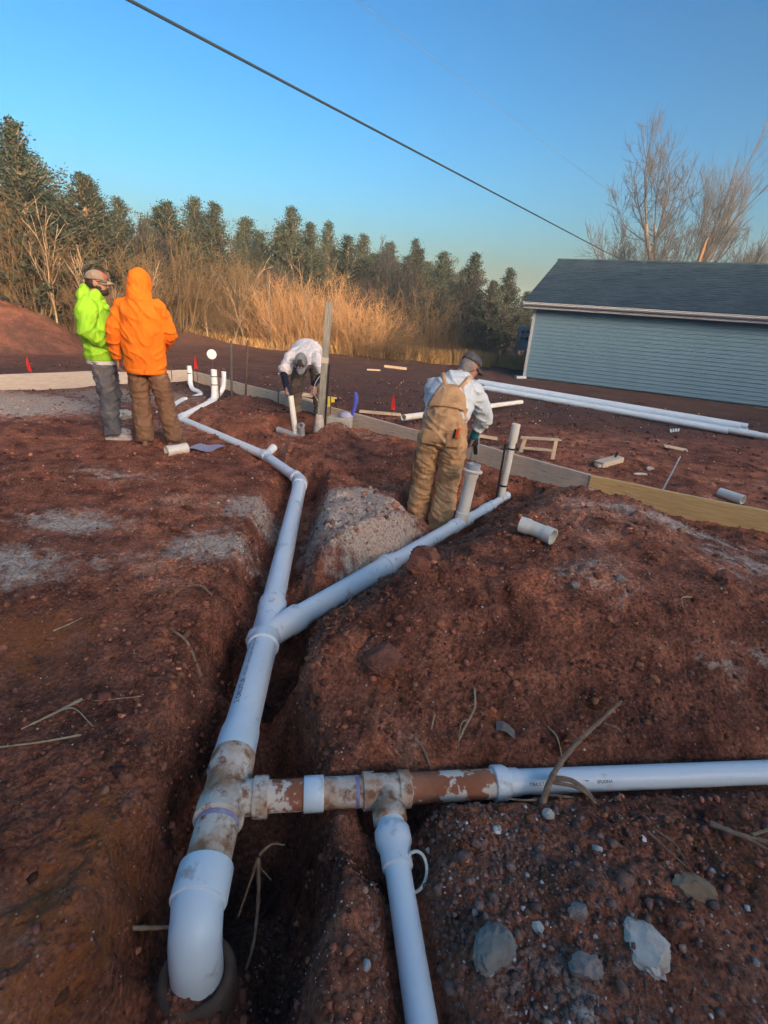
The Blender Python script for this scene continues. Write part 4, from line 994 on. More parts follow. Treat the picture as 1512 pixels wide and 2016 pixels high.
def stake(a, b, r, mat, label, cat='stake', name='stake', seg=8):
    bm = NB(); sweep(bm, [a, V3(a).lerp(V3(b), .5)+Vector((random.uniform(-.006, .006), 0, 0)), b], r, seg); return single(name, bm, mat, a, label, cat, 'thin stakes along the form boards' if cat == 'stake' else None)
stake((-2.62, 9.07, -.1), (-2.55, 9.07, 1.04), .018, STEEL, 'rusty brown steel post standing in the dirt heap', 'post', 'steel_post')
stake((-.95, 7.9, -.1), (-.96, 7.9, .56), .009, STEEL, 'thin rusty stake just right of the square post')
stake((-1.95, 8.72, -.1), (-1.95, 8.72, .33), .010, STEEL, 'short rusty stake against the board left of the bent man')
stake((1.10, 6.12, -.1), (1.07, 6.12, .50), .009, GALV, 'thin grey rod behind the plugged riser')
stake((2.60, 4.72, -.08), (2.93, 5.05, .52), .008, GALV, 'thin grey rod leaning over the yellow form board')
stake((-4.55, 10.55, -.1), (-4.52, 10.5, .36), .009, STEEL, 'thin dark stake against the short pale board')
stake((-2.98, 9.45, -.1), (-2.95, 9.45, .98), .022, simple('dark_grey_steel', (.08, .075, .075), (.12, .11, .11), 20, .7), 'dark steel post right behind the white risers', 'post', 'steel_post')
def flagged(base, top, label):
    o = tag(empty('marker_flag', base), label, 'flag', 'red ribbon marker stakes')
    run_pipe('stake', V3(base)-Vector((0, 0, .1)), top, .006, STEEL, o, 6)
    t_ = V3(top); bm = NB(); rows = []
    for k in range(8):
        q_ = k/7; rows.append([bm.verts.new(t_+Vector((-.012-.020*q_+u_*(.022+.045*q_), -.012-.012*math.sin(u_*9+3*q_), .015-.25*q_-.03*abs(u_-.4)))) for u_ in (0, .25, .5, .75, 1)])
    for k in range(7):
        for j in range(4): bm.faces.new((rows[k][j], rows[k][j+1], rows[k+1][j+1], rows[k+1][j]))
    bm.faces.ensure_lookup_table(); bmesh.ops.solidify(bm, geom=bm.faces[:], thickness=.002)
    rb_ = obj('ribbon', bm, RED, o)
flagged((-6.46, 9.18, 0), (-6.50, 9.18, .45), 'red ribbon marker at the far left before the red bank')
flagged((0.0, 8.28, 0), (.01, 8.28, .44), 'red ribbon marker standing behind the middle form board')
flagged((-3.78, 9.95, 0), (-3.80, 9.95, .62), 'small red ribbon marker behind the leftmost riser')
# square post with taped joint
ps = tag(empty('square_post', (-.99, 6.99, 0)), 'tall weathered square post taped mid height standing in a dirt heap', 'post')
pa, pb = V3((-.995, 6.99, -.25)), V3((-.907, 6.99, 1.72)); bm = NB(); beam(bm, pa, pb, .085, .085, (0, 1, 0), .006); obj('post', bm, POSTW, ps, smooth=False)
dpp = (pb-pa).normalized(); bm = NB(); beam(bm, pa+dpp*1.22, pa+dpp*1.29, .093, .093, (0, 1, 0), .002); obj('tape_band', bm, TAPE, ps, smooth=False)
bm = NB(); beam(bm, pa+Vector((.062, .01, 0)), pa+dpp*1.2+Vector((.062, .01, 0)), .022, .03, (0, 1, 0), .002); obj('dark_rod', bm, BLACK, ps, smooth=False)
bm = NB(); sweep(bm, bez([pa+dpp*1.05+Vector((-.05, -.03, 0)), pa+dpp*.95+Vector((-.10, -.05, 0)), pa+dpp*.82+Vector((-.11, -.05, 0)), pa+dpp*.72+Vector((-.05, -.04, 0))], 6), .004, 6); obj('wire', bm, TAPE, ps)
bm = NB(); lathe(bm, V3((-1.0, 6.985, -.2)), V3((-.985, 6.985, .28)), [(0, .085), (.30, .075), (.40, .062), (.48, .055)], 14); obj('mud_sleeve', bm, STONE, ps)
# white tub with plastic beside the post
tb = tag(empty('foam_block', (-.72, 7.30, 0)), 'chipped off white foam block with crumpled plastic beside the square post', 'block')
bm = NB(); box(bm, (-.74, 7.28, .08), (.34, .20, .26), Matrix.Rotation(-.12, 3, 'Z'), .012)
for v_ in bm.verts: v_.co += Vector((random.uniform(-1, 1), random.uniform(-1, 1), random.uniform(-1, 1)))*.004
obj('block', bm, simple('dirty_foam', (.55, .53, .46), (.42, .38, .32), 9, .9, .3), tb, smooth=False)
bm = NB(); bmesh.ops.create_icosphere(bm, subdivisions=3, radius=1)
for v_ in bm.verts:
    s_ = 1+.25*math.sin(v_.co.x*9+v_.co.y*4)*math.sin(v_.co.z*8+2*v_.co.x); v_.co = Vector((-.66+v_.co.x*.10*s_, 7.26+v_.co.y*.07*s_, .235+v_.co.z*.05*s_))
obj('plastic_wrap', bm, simple('bluish_plastic_film', (.55, .56, .66), (.40, .42, .58), 14, .35, .5, 20), tb)
bm = NB(); sweep(bm, bez([(-.66, 7.55, .0), (-.60, 7.62, .16), (-.56, 7.66, .38), (-.57, 7.68, .52)], 6), .019, 10)
sweep(bm, bez([(-.62, 7.57, .0), (-.575, 7.64, .2), (-.53, 7.68, .40), (-.55, 7.7, .50)], 6), .014, 10)
single('blue_tube', bm, BLUE, (-.66, 7.55, 0), 'bent blue water tube sticking up behind the form board', 'tube')

# ------------------------------------------------------------------ lumber scraps
def plank(a, b, wd, ht, label, mat=WOODP, cat='wood scrap', name='wood_scrap', group='lumber scraps on the dirt'):
    bm = NB(); beam(bm, a, b, wd, ht, (0, 0, 1), .004); return single(name, bm, mat, V3(a)-Vector((0, 0, ht/2)), label, cat, group, smooth=False)
plank((1.26, 7.55, gz(1.26, 7.55)+.03), (1.60, 7.50, gz(1.6, 7.5)+.03), .09, .035, 'tan wood offcut lying right of the man in overalls')
plank((-.55, 8.75, gz(-.5, 8.75)+.03), (.15, 8.62, gz(.15, 8.62)+.04), .09, .04, 'pale board scrap behind the blue tube')
plank((-2.0, 9.25, .18), (-1.35, 8.75, .14), .09, .04, 'pale board scrap left of the bent man behind the form board')
plank((-1.75, 9.6, .12), (-1.05, 9.45, .10), .12, .05, 'pale board scrap under the bent man')
plank((-.35, 17.0, gz(-.35, 17)+.05), (.35, 16.8, gz(.35, 16.8)+.05), .12, .07, 'far plank lying in the clearing before the shrubs')
plank((-.85, 15.9, gz(-.85, 15.9)+.03), (-.45, 15.85, gz(-.45, 15.85)+.03), .08, .04, 'far short white plank lying in the clearing')
fr = tag(empty('lumber_frame', (1.95, 6.68, 0)), 'small open frame of pale lumber standing beyond the form board', 'frame')
for nm_, a, b, w_, h_ in (('post', (1.76, 6.72, .0), (1.80, 6.72, .24), .05, .04), ('post', (2.17, 6.60, .0), (2.17, 6.60, .27), .05, .04), ('rail', (1.74, 6.72, .235), (2.21, 6.60, .27), .06, .03), ('rail', (1.78, 6.715, .10), (2.15, 6.61, .12), .05, .03)):
    bm = NB(); beam(bm, a, b, w_, h_, (0, 0, 1) if nm_ == 'rail' else (0, 1, 0), .003); obj(nm_, bm, WOODP, fr, smooth=False)
bm = NB(); zb = gz(2.9, 6.5)
beam(bm, (2.70, 6.38, zb+.03), (3.06, 6.62, zb+.07), .13, .07, (0, 0, 1), .004); beam(bm, (2.66, 6.33, zb+.02), (2.86, 6.44, zb+.03), .05, .03, (0, 0, 1), .002)
wb = single('scrap_block', bm, WOODG, (2.85, 6.5, zb), 'grey splintered wood block with a dark peg beyond the boards', 'wood scrap', smooth=False)
bm = NB(); sweep(bm, [(2.98, 6.58, zb+.09), (2.99, 6.57, zb+.17)], .014, 8); obj('peg', bm, BLACK, wb)
bm = NB()
for k in range(4): beam(bm, (5.10+.07*k, 9.30+.05*k, gz(5.2, 9.4)+.02), (5.22+.07*k, 9.55+.04*k, gz(5.2, 9.4)+.03), .03, .012, (0, 0, 1), .001)
single('litter_strips', bm, PVC2, (5.2, 9.4, gz(5.2, 9.4)), 'small pale strips of litter beside the pipe bundle', 'litter', smooth=False)
bm = NB(); box(bm, (4.5, 7.95, gz(4.5, 7.95)+.02), (.34, .12, .02), Euler((.1, .08, -.25)).to_matrix(), .004); single('cardboard_scrap', bm, WOODP, (4.5, 7.95, gz(4.5, 7.95)), 'flat tan scrap lying on the dirt below the pipe bundle', 'litter', smooth=False)
# yellow tool by the bent man's feet
dt = tag(empty('cordless_drill', (-1.02, 8.35, .02)), 'yellow and black power tool standing behind the form board', 'tool')
bm = NB(); beam(bm, (-1.08, 8.35, .26), (-.94, 8.35, .26), .06, .07, (0, 0, 1), .015); obj('motor_housing', bm, YELL, dt, angle=40)
bm = NB(); beam(bm, (-1.05, 8.35, .08), (-1.03, 8.35, .24), .045, .05, (0, 1, 0), .012); obj('grip', bm, YELL, dt, angle=40)
bm = NB(); beam(bm, (-1.10, 8.35, .05), (-.98, 8.35, .05), .08, .06, (0, 0, 1), .01); obj('battery', bm, BLACK, dt, angle=40)
bm = NB(); lathe(bm, (-.94, 8.35, .26), (-.86, 8.35, .26), [(0, .025), (.05, .022), (.07, .008), (.10, .006)], 12); obj('chuck', bm, BLACK, dt)

# ------------------------------------------------------------------ stones, roots and sticks
def rock(c, s, mat, label, seed, sink=.3, cut=5):
    r_ = np.random.default_rng(seed); bm = NB(); bmesh.ops.create_icosphere(bm, subdivisions=4, radius=1)
    v = np.array([q.co[:] for q in bm.verts])
    for j in range(cut):
        d = r_.normal(size=3); d /= np.linalg.norm(d); cc = r_.uniform(.55, .85); v = v - np.outer(np.maximum(0, v@d-cc), d)
    n1 = fbm(v[:, 0]*2+seed, v[:, 1]*2+v[:, 2]*1.7, 1.5, 3, seed); v *= (1+.16*n1)[:, None]; v *= (1+.03*r_.normal(size=len(v)))[:, None]
    for q, p in zip(bm.verts, v*np.array(s)): q.co = p
    bm.transform(Matrix.Rotation(seed*1.3, 4, 'Z')); zc = gz(c[0], c[1]); lo = min(q.co.z for q in bm.verts)
    bm.transform(Matrix.Translation((c[0], c[1], zc-lo-sink*s[2]*2)))
    return single('stone', bm, mat, (c[0], c[1], zc), label, 'stone', smooth=True, angle=28)
rock((.83, .90), (.062, .078, .035), STONE, 'largest angular pale stone in the bottom right corner', 3, .18, 8)
rock((.64, .845), (.045, .042, .032), STONEG, 'rounded grey brown stone left of the large pale stone', 5, .2)
rock((.40, .875), (.068, .055, .035), simple('greenish_dusty_stone', (.30, .285, .24), (.20, .18, .155), 14, .95, .5, 50, .006), 'half buried grey green stone beside the near white pipe', 8, .3)
rock((.676, 1.325), (.022, .020, .024), STONE, 'small white stone below the root that crosses the right pipe', 9)
rock((1.06, 1.08), (.075, .05, .03), simple('tan_clay_lump', (.36, .25, .15), (.27, .17, .10), 14, .95, .5), 'tan half buried lump right of the rubble', 12, .4)
rock((.66, .98), (.030, .026, .02), STONEG, 'small dark stone above the large pale stone', 15)
rock((.54, .945), (.020, .016, .012), STONE, 'small pale pebble between the two grey stones', 16)
CLODM = simple('red_clay_clod', (.30, .125, .08), (.19, .075, .05), 20, .95, .9, 60, .01, .1)
rock((.26, 2.62), (.105, .09, .08), CLODM, 'big red clay clod beside the coupling of the wye pipe', 21, .25, 5)
rock((.20, 2.42), (.07, .06, .05), CLODM, 'smaller red clod in front of the big clod', 22, .3, 5)
rock((.42, 3.62), (.06, .05, .045), CLODM, 'dark clod leaning against the thinner wye pipe', 23, .25, 5)
rock((1.98, 2.62), (.06, .05, .045), CLODM, 'red clod near the right edge of the mound', 24, .3, 5)
rock((.05, 1.92), (.10, .09, .06), CLODM, 'large crumbly clod on the lower face of the mound', 25, .35, 5)
rock((1.32, 2.5), (.035, .03, .025), STONEG, 'grey pink stone in the gravel patch of the mound', 26)
rock((1.05, 2.42), (.028, .024, .02), STONEG, 'small grey stone just below the gravel patch', 27)
rock((1.82, 4.33), (.035, .022, .02), STONE, 'white chip on the mound just before the grey form board', 28)
rock((-1.62, 1.62), (.05, .035, .018), STONE, 'flat pale stone at the left picture edge', 29)
rock((-3.75, 7.05), (.16, .10, .08), STONE, 'pale chunk of rubble left of the green hoodie man', 30)
rock((-4.2, 7.4), (.10, .08, .05), STONE, 'small pale chunk beyond the rubble at the left', 31)
rock((-3.05, 6.9), (.12, .08, .05), STONEG, 'grey rubble chunk between the two men in hoodies', 32)
rock((3.35, 6.35), (.05, .04, .03), STONE, 'pale pebble beyond the yellow form board', 33)
rock((3.15, 6.15), (.10, .03, .015), STONE, 'thin pale splinter of stone near the wood block', 34)
def twig(name, pts, r0, r1, mat, label, cat='twig', seg=7, extra=()):
    bm = NB(); P = bez(pts, 7); rr = [r0+(r1-r0)*i/(len(P)-1)+.12*r0*math.sin(i*1.9) for i in range(len(P))]; sweep(bm, P, rr, seg)
    for ex in extra: 
        P2 = bez(ex[0], 6); sweep(bm, P2, list(np.linspace(ex[1], ex[2], len(P2))), 6)
    return single(name, bm, mat, pts[0], label, cat, None)
def G(x, y, dz=.008): return (x, y, gz(x, y)+dz)
twig('root', [(.655, 1.345, -.05), (.70, 1.43, .02), (.76, 1.51, .055), (.86, 1.60, .10), (.97, 1.68, .14), (1.08, 1.765, .175)], .0135, .0065, ROOTM, 'thick forked root sticking up across the right hand pipe', 'root', 9,
     extra=(([(.73, 1.47, .03), (.80, 1.46, .035), (.86, 1.42, .015), (.88, 1.38, -.02)], .011, .005), ([(.70, 1.42, .0), (.80, 1.405, .01), (.90, 1.40, .0), (.985, 1.43, .02)], .005, .003), ([(.70, 1.42, -.02), (.62, 1.40, -.015), (.55, 1.405, -.02)], .005, .003), ([(.72, 1.46, .02), (.82, 1.43, .03), (.89, 1.36, .0), (.91, 1.30, -.02)], .008, .003), ([(.98, 1.675, .13), (1.03, 1.66, .125), (1.045, 1.64, .12)], .005, .002)))
twig('root', [G(-.15, 2.64, .03), G(-.17, 2.50, .035), G(-.22, 2.34, .03), G(-.30, 2.16, .01)], .007, .004, ROOTM, 'curved bare root below the wye pipe', 'root')
twig('root', [G(.20, 1.62), G(.245, 1.58, .02), G(.275, 1.55, .01)], .008, .005, ROOTM, 'short dark root stub above the old muddy branch', 'root')
twig('twig', [G(.47, 1.86, .01), G(.46, 1.76, .03), G(.41, 1.68, .02), G(.375, 1.62, .005)], .005, .003, STRAW, 'thin looped pale twig on the mound face', extra=(([G(.44, 1.72, .02), G(.40, 1.70, .02), G(.385, 1.62, .01)], .003, .002),))
twig('twig', [G(.78, 1.73, .01), G(.81, 1.68, .015), G(.84, 1.63, .01)], .004, .002, STRAW, 'short straw right of the clear plastic scrap')
twig('twig', [G(.285, 1.72, .02), G(.27, 1.66, .01)], .004, .003, STRAW, 'tiny upright straw on the lower mound')
twig('twig', [G(-1.20, 1.66, .02), G(-1.27, 1.56, .03), G(-1.33, 1.48, .02)], .007, .003, STRAW, 'upper forked straw stalk at the left edge', extra=(([G(-1.27, 1.56, .03), G(-1.19, 1.585, .045), G(-1.09, 1.54, .02)], .004, .002),))
twig('twig', [G(-1.10, 1.48, .02), G(-1.22, 1.43, .025), G(-1.35, 1.39, .015)], .0045, .003, STRAW, 'straight straw below the forked stalk at the left edge')
twig('twig', [G(-.98, 1.72, .012), G(-1.06, 1.69, .02), G(-1.15, 1.665, .012)], .0025, .0015, STRAW, 'fine straw blade above the forked stalk')
twig('root', [G(-.84, 2.02, .01), G(-.92, 2.08, .02), G(-1.03, 2.14, .015)], .009, .005, ROOTM, 'dark curved root on the left trench bank', 'root')
twig('root', [G(-.93, 2.47, .02), G(-1.02, 2.50, .03), G(-1.14, 2.46, .01)], .007, .004, ROOTM, 'thin root lying level left of the wye', 'root')
twig('twig', [G(-1.62, 2.12, .015), G(-1.56, 2.18, .03), G(-1.54, 2.24, .015)], .004, .002, STRAW, 'curled pale straw on the orange painted sun patch')
twig('root', [(-.36, 1.26, -.24), (-.335, 1.16, -.30), (-.325, 1.05, -.36), (-.345, .97, -.42)], .008, .0035, ROOTM, 'hanging root in the dark pit right of the elbow', 'root', extra=(([(-.36, 1.26, -.24), (-.38, 1.19, -.30), (-.40, 1.13, -.36)], .006, .003), ([(-.36, 1.27, -.24), (-.32, 1.30, -.22), (-.27, 1.30, -.22)], .006, .003), ([(-.35, 1.24, -.26), (-.30, 1.21, -.28)], .004, .002)))
twig('root', [(-.70, .985, -.20), (-.63, 1.01, -.235), (-.55, 1.04, -.27)], .0075, .005, STRAW, 'pale cut root jutting from the left pit wall', 'root')
twig('root', [(-.56, .72, -.32), (-.50, .70, -.36), (-.45, .72, -.42)], .006, .003, ROOTM, 'thin root at the bottom of the pit under the elbow', 'root')
twig('root', [G(1.25, 1.32, .03), G(1.33, 1.27, .05), G(1.45, 1.26, .04), G(1.55, 1.28, .02)], .010, .005, ROOTM, 'tangled root at the right picture edge below the pipe', 'root', extra=(([G(1.33, 1.27, .05), G(1.42, 1.20, .04), G(1.50, 1.12, .01)], .006, .003), ([G(1.36, 1.27, .05), G(1.5, 1.33, .04), G(1.6, 1.34, .02)], .006, .003)))
twig('twig', [G(1.0, 1.26, .02), G(1.05, 1.20, .03), G(1.11, 1.15, .01)], .004, .002, ROOTM, 'pair of short brown stems left of the tangled root', extra=(([G(1.02, 1.27, .02), G(1.07, 1.22, .03), G(1.10, 1.20, .01)], .003, .002),))
twig('twig', [G(1.68, 2.42, .01), G(1.62, 2.40, .02), G(1.60, 2.34, .01)], .004, .002, STRAW, 'small curled straw at the right of the mound')
twig('twig', [G(.55, 3.18, .03), G(.58, 2.98, .03), G(.60, 2.85, .01)], .004, .003, ROOTM, 'thin brown stem on the mound below the thinner pipe')
bm = NB(); zc = gz(.58, 1.66)
g_ = [[bm.verts.new((.55+.075*i/6, 1.685-.03*i/6+.035*j/3, zc+.022+.012*math.sin(i*.7)+.006*j)) for j in range(4)] for i in range(7)]
for i in range(6):
    for j in range(3): bm.faces.new((g_[i][j], g_[i+1][j], g_[i+1][j+1], g_[i][j+1]))
bmesh.ops.solidify(bm, geom=bm.faces[:], thickness=.0012)
single('plastic_scrap', bm, simple('dusty_clear_plastic', (.45, .42, .38), (.30, .25, .22), 22, .4, .3), (.58, 1.68, zc), 'curled strip of dusty clear plastic on the mound face', 'litter')
bm = NB(); zc = gz(.20, 2.98); box(bm, (.20, 2.98, zc+.02), (.10, .022, .004), Euler((.2, .25, -.7)).to_matrix(), .001); single('metal_shard', bm, GALV, (.20, 2.98, zc), 'small shiny metal shard below the coupling', 'litter', smooth=False)

# ------------------------------------------------------------------ PEOPLE
def fabric(name, c1, c2, bmp=.55, rough=.9, sheen=0.0, dirt=None, dz=(.0, .4)):
    mt, n, l, b = new_mat(name); co = n.new('ShaderNodeTexCoord').outputs['Object']
    col = ramp(n, l, noise(n, l, co, 5, 5, .6), [(.35, c1), (.65, c2)])
    if dirt is not None:
        k = ramp(n, l, noise(n, l, co, 7, 6, .65), [(.52, (0, 0, 0)), (.68, (1, 1, 1))]); col = mixc(n, l, k, col, dirt)
    l.new(col, b.inputs['Base Color']); b.inputs['Roughness'].default_value = rough; b.inputs['Specular IOR Level'].default_value = .15
    n1 = bump(n, l, b, noise(n, l, co, 11, 4, .6, (1, 1, .40)), bmp, .06)
    bump(n, l, b, noise(n, l, co, 260, 3, .5), .15, .002, n1)
    return mt
SKIN = simple('skin', (.46, .27, .20), (.40, .21, .155), 14, .55, .1, 60, .002, .3)
LIME = fabric('lime_green_fleece', (.40, .82, .05), (.33, .72, .04))
ORAN = fabric('safety_orange_fleece', (.96, .25, .02), (.90, .20, .015))
JEAN = fabric('washed_grey_denim', (.145, .155, .175), (.095, .10, .115), dirt=(.20, .18, .165))
BRWN = fabric('brown_duck_canvas', (.26, .15, .085), (.19, .105, .06), dirt=(.30, .19, .12))
TAN = fabric('tan_duck_canvas', (.66, .42, .22), (.55, .33, .165), dirt=(.42, .245, .125))
WHT = fabric('white_cotton', (.70, .72, .75), (.60, .63, .67))
PALB = fabric('pale_blue_grey_cotton', (.72, .80, .82), (.62, .70, .73))
NAVY = fabric('navy_knit', (.012, .016, .032), (.02, .026, .05))
TEAL = fabric('teal_knit_glove', (.02, .25, .31), (.015, .17, .22))
DARK = fabric('dark_grey_canvas', (.035, .035, .042), (.06, .06, .065))
OLIV = fabric('grey_brown_work_trousers', (.19, .16, .125), (.13, .11, .085))
CAPT = fabric('tan_cap_cloth', (.40, .32, .25), (.33, .26, .20))
CAPR = fabric('faded_red_cap_panel', (.62, .20, .15), (.52, .16, .12))
CAPG = fabric('grey_cap_cloth', (.26, .28, .29), (.19, .205, .215))
CAPD = fabric('faded_black_cap_cloth', (.075, .08, .095), (.11, .115, .125))
SHOE = simple('white_trainer', (.55, .55, .53), (.36, .34, .32), 14, .6, .2, c3=(.22, .13, .09), s3=18, p3=(.55, .65))
SOLE = simple('pale_rubber_sole', (.62, .62, .60), (.45, .42, .40), 12, .7)
BOOT = simple('muddy_brown_boot', (.20, .125, .08), (.27, .17, .11), 12, .85, .4)
HAIRM = simple('dark_hair', (.035, .025, .02), (.06, .045, .035), 60, .7, .5, 140, .006)
GREYH = simple('grey_hair', (.30, .28, .26), (.20, .18, .16), 60, .7, .5, 140, .006)
VX = Vector
def eloft(bm, rings, seg=20):
    """rings: (centre, side vector*half width, depth vector*half depth); closed"""
    prev = None; first = None
    for c, s, d in rings:
        c = VX(c); s = VX(s); d = VX(d)
        rg = [bm.verts.new(c + s*math.cos(2*math.pi*k/seg) + d*math.sin(2*math.pi*k/seg)) for k in range(seg)]
        if prev: bridge(bm, prev, rg)
        else: first = rg
        prev = rg
    bm.faces.new(list(reversed(first))); bm.faces.new(prev); return bm
def capsule(bm, p0, r0, p1, r1, seg=14):
    p0, p1 = VX(p0), VX(p1); d = p1-p0; L = d.length
    prof = [(-r0*math.cos(a), r0*math.sin(a)) for a in (.15, .5, .9, 1.3)] + [(L*t, r0+(r1-r0)*t) for t in (0, .25, .5, .75, 1)] + [(L+r1*math.cos(a), r1*math.sin(a)) for a in (1.3, .9, .5, .15)]
    lathe(bm, p0, p1, prof, seg); return bm
def chain(bm, pts, rad, seg=14):
    for i in range(len(pts)-1): capsule(bm, pts[i], rad[i], pts[i+1], rad[i+1], seg)
def ellip(bm, c, r, rot=None):
    q = bmesh.ops.create_icosphere(bm, subdivisions=3, radius=1)
    M_ = Matrix.Translation(VX(c)) @ (rot.to_4x4() if rot is not None else Matrix.Identity(4)) @ Matrix.Diagonal((*r, 1))
    bmesh.ops.transform(bm, matrix=M_, verts=q['verts'])
def frame(f, u):
    """rotation whose +Y is f and +Z roughly u"""
    f = VX(f).normalized(); u = VX(u); x = f.cross(u).normalized(); u = x.cross(f).normalized()
    return Matrix((x, f, u)).transposed()
def solid(name, bm, mat, parent, voxel=.012, smooth=6, fold=0.0, fs=(9, 5), seed=1, cut=None):
    """fuse the overlapping shapes into one continuous surface (local coordinates of the parent)"""
    me_ = bpy.data.meshes.new('tmp'); bmesh.ops.recalc_face_normals(bm, faces=bm.faces); bm.to_mesh(me_); bm.free()
    t = bpy.data.objects.new('tmp', me_); COL.objects.link(t)
    r = t.modifiers.new('r', 'REMESH'); r.mode = 'VOXEL'; r.voxel_size = voxel
    s = t.modifiers.new('s', 'SMOOTH'); s.factor = .5; s.iterations = smooth
    dg = bpy.context.evaluated_depsgraph_get(); out = bpy.data.meshes.new_from_object(t.evaluated_get(dg)); out.name = name
    bpy.data.objects.remove(t); bpy.data.meshes.remove(me_)
    if fold > 0:
        n_ = len(out.vertices); co = np.empty(n_*3); out.vertices.foreach_get('co', co); co = co.reshape(-1, 3)
        no = np.empty(n_*3); out.vertices.foreach_get('normal', no); no = no.reshape(-1, 3)
        a = pnoise(co[:, 0]*fs[0]+co[:, 1]*fs[0]*.8+7*seed, co[:, 2]*fs[1]+co[:, 1]*2, seed) + .6*pnoise(co[:, 1]*fs[0]*1.9-co[:, 0]*fs[0], co[:, 2]*fs[1]*2.1+co[:, 0]*5, seed+3)
        rd = 1-np.abs(pnoise(co[:, 0]*fs[0]*.7+co[:, 2]*fs[1]*1.3, co[:, 1]*fs[0]*.8-co[:, 2]*fs[1]*1.1, seed+9))*2.2
        co = co + no*((a*.8 + np.clip(rd, 0, 1)**4*1.1)*fold)[:, None]
        out.vertices.foreach_set('co', co.ravel()); out.update()
    o = link(name, out, mat, parent); return o

def hand(bm, wr, d, pn, thumb_side, curl=.35, spread=1.0):
    """palm, four unequal bent fingers and a thumb; d: hand direction, pn: palm normal (fingers curl to it)"""
    wr = VX(wr); d = VX(d).normalized(); pn = VX(pn); pn = (pn-d*pn.dot(d)).normalized(); s = d.cross(pn).normalized()*thumb_side   # s points to the thumb side
    kn = wr+d*.092
    eloft(bm, [(wr-d*.02, s*.027, pn*.020), (wr+d*.015, s*.032, pn*.019), (wr+d*.055, s*.043, pn*.017), (kn, s*.044, pn*.014), (kn+d*.008, s*.038, pn*.010)], 14)
    for k, (off, L) in enumerate(((.034, .078), (.0115, .088), (-.0115, .080), (-.034, .062))):
        b = kn+s*off*1.03*spread-d*.004; dd = (d+s*off*1.6*spread).normalized(); p = [b]; c = curl*(.8+.12*k); ang = c*.55
        for q, f in enumerate((.45, .32, .23)):
            e = dd*math.cos(ang)+pn*math.sin(ang); p.append(p[-1]+e*L*f); ang += c
        chain(bm, p, [.0095, .009, .008, .0065], 9)
    t0 = wr+d*.025+s*.026; t1 = t0+(s*.75+d*.65+pn*.25).normalized()*.042; t2 = t1+(s*.35+d*.9+pn*.35).normalized()*.034; t3 = t2+(d+pn*.45).normalized()*.025
    chain(bm, [t0, t1, t2, t3], [.0155, .0115, .0105, .008], 9)

def body_shapes(J, hands=True):
    bm = NB(); S = J['side']; 
    for a, b, c in (('shL', 'elL', 'wrL'), ('shR', 'elR', 'wrR')):
        chain(bm, [J[a], J[b], J[c]], [.046, .040, .029])
    if hands:
        hand(bm, J['wrL'], J['hdL'], J['pnL'], J.get('tsL', 1), J.get('cuL', .35)); hand(bm, J['wrR'], J['hdR'], J['pnR'], J.get('tsR', 1), J.get('cuR', .35))
    for a, b, c in (('hpL', 'knL', 'anL'), ('hpR', 'knR', 'anR')):
        chain(bm, [J[a], J[b], J[c]], [.082, .056, .042])
    for a, f in (('anL', 'ftL'), ('anR', 'ftR')):
        capsule(bm, VX(J[a])-VX((0, 0, .045))-VX(J[f])*.03, .034, VX(J[a])-VX((0, 0, .055))+VX(J[f])*.13, .028)
    T = J['torso']     # list of (centre, half width, half depth, depth vector)
    eloft(bm, [(c, VX(S)*(a-.02), VX(d)*(b-.02)) for c, a, b, d in T])
    capsule(bm, J['nk0'], .060, J['nk1'], .055)
    for k in ('shL', 'shR'): capsule(bm, VX(J['nk0'])-VX((0, 0, .02)), .045, VX(J[k])-VX((0, 0, .02)), .046)
    H, F_, U_ = VX(J['head']), VX(J['hf']).normalized(), VX(J['hu']).normalized(); rot = frame(F_, U_); X_ = rot.col[0]
    ellip(bm, H+U_*.025-F_*.012, (.077, .098, .092), rot); ellip(bm, H-U_*.035+F_*.022, (.062, .074, .080), rot); ellip(bm, H-U_*.088+F_*.052, (.040, .038, .030), rot)
    capsule(bm, H+U_*.018+F_*.086, .011, H-U_*.022+F_*.108, .014, 8); ellip(bm, H+U_*.035+F_*.078, (.052, .018, .012), rot)
    ellip(bm, H-U_*.058+F_*.086, (.025, .012, .010), rot)
    for q in (-1, 1): ellip(bm, H+X_*q*.078-U_*.008-F_*.012, (.010, .022, .032), rot); ellip(bm, H+X_*q*.036-U_*.012+F_*.072, (.020, .016, .014), rot)
    return bm
def eyes(J, par):
    H, F_, U_ = VX(J['head']), VX(J['hf']).normalized(), VX(J['hu']).normalized(); X_ = frame(F_, U_).col[0]
    for q in (-1, 1):
        bm = NB(); ellip(bm, H+X_*q*.032+U_*.010+F_*.078, (.013, .013, .013)); o = obj('eye', bm, SHOE, par, local=True)
        bm = NB(); ellip(bm, H+X_*q*.032+U_*.010+F_*.0875, (.006, .005, .006)); obj('iris', bm, BLACK, o, local=True)
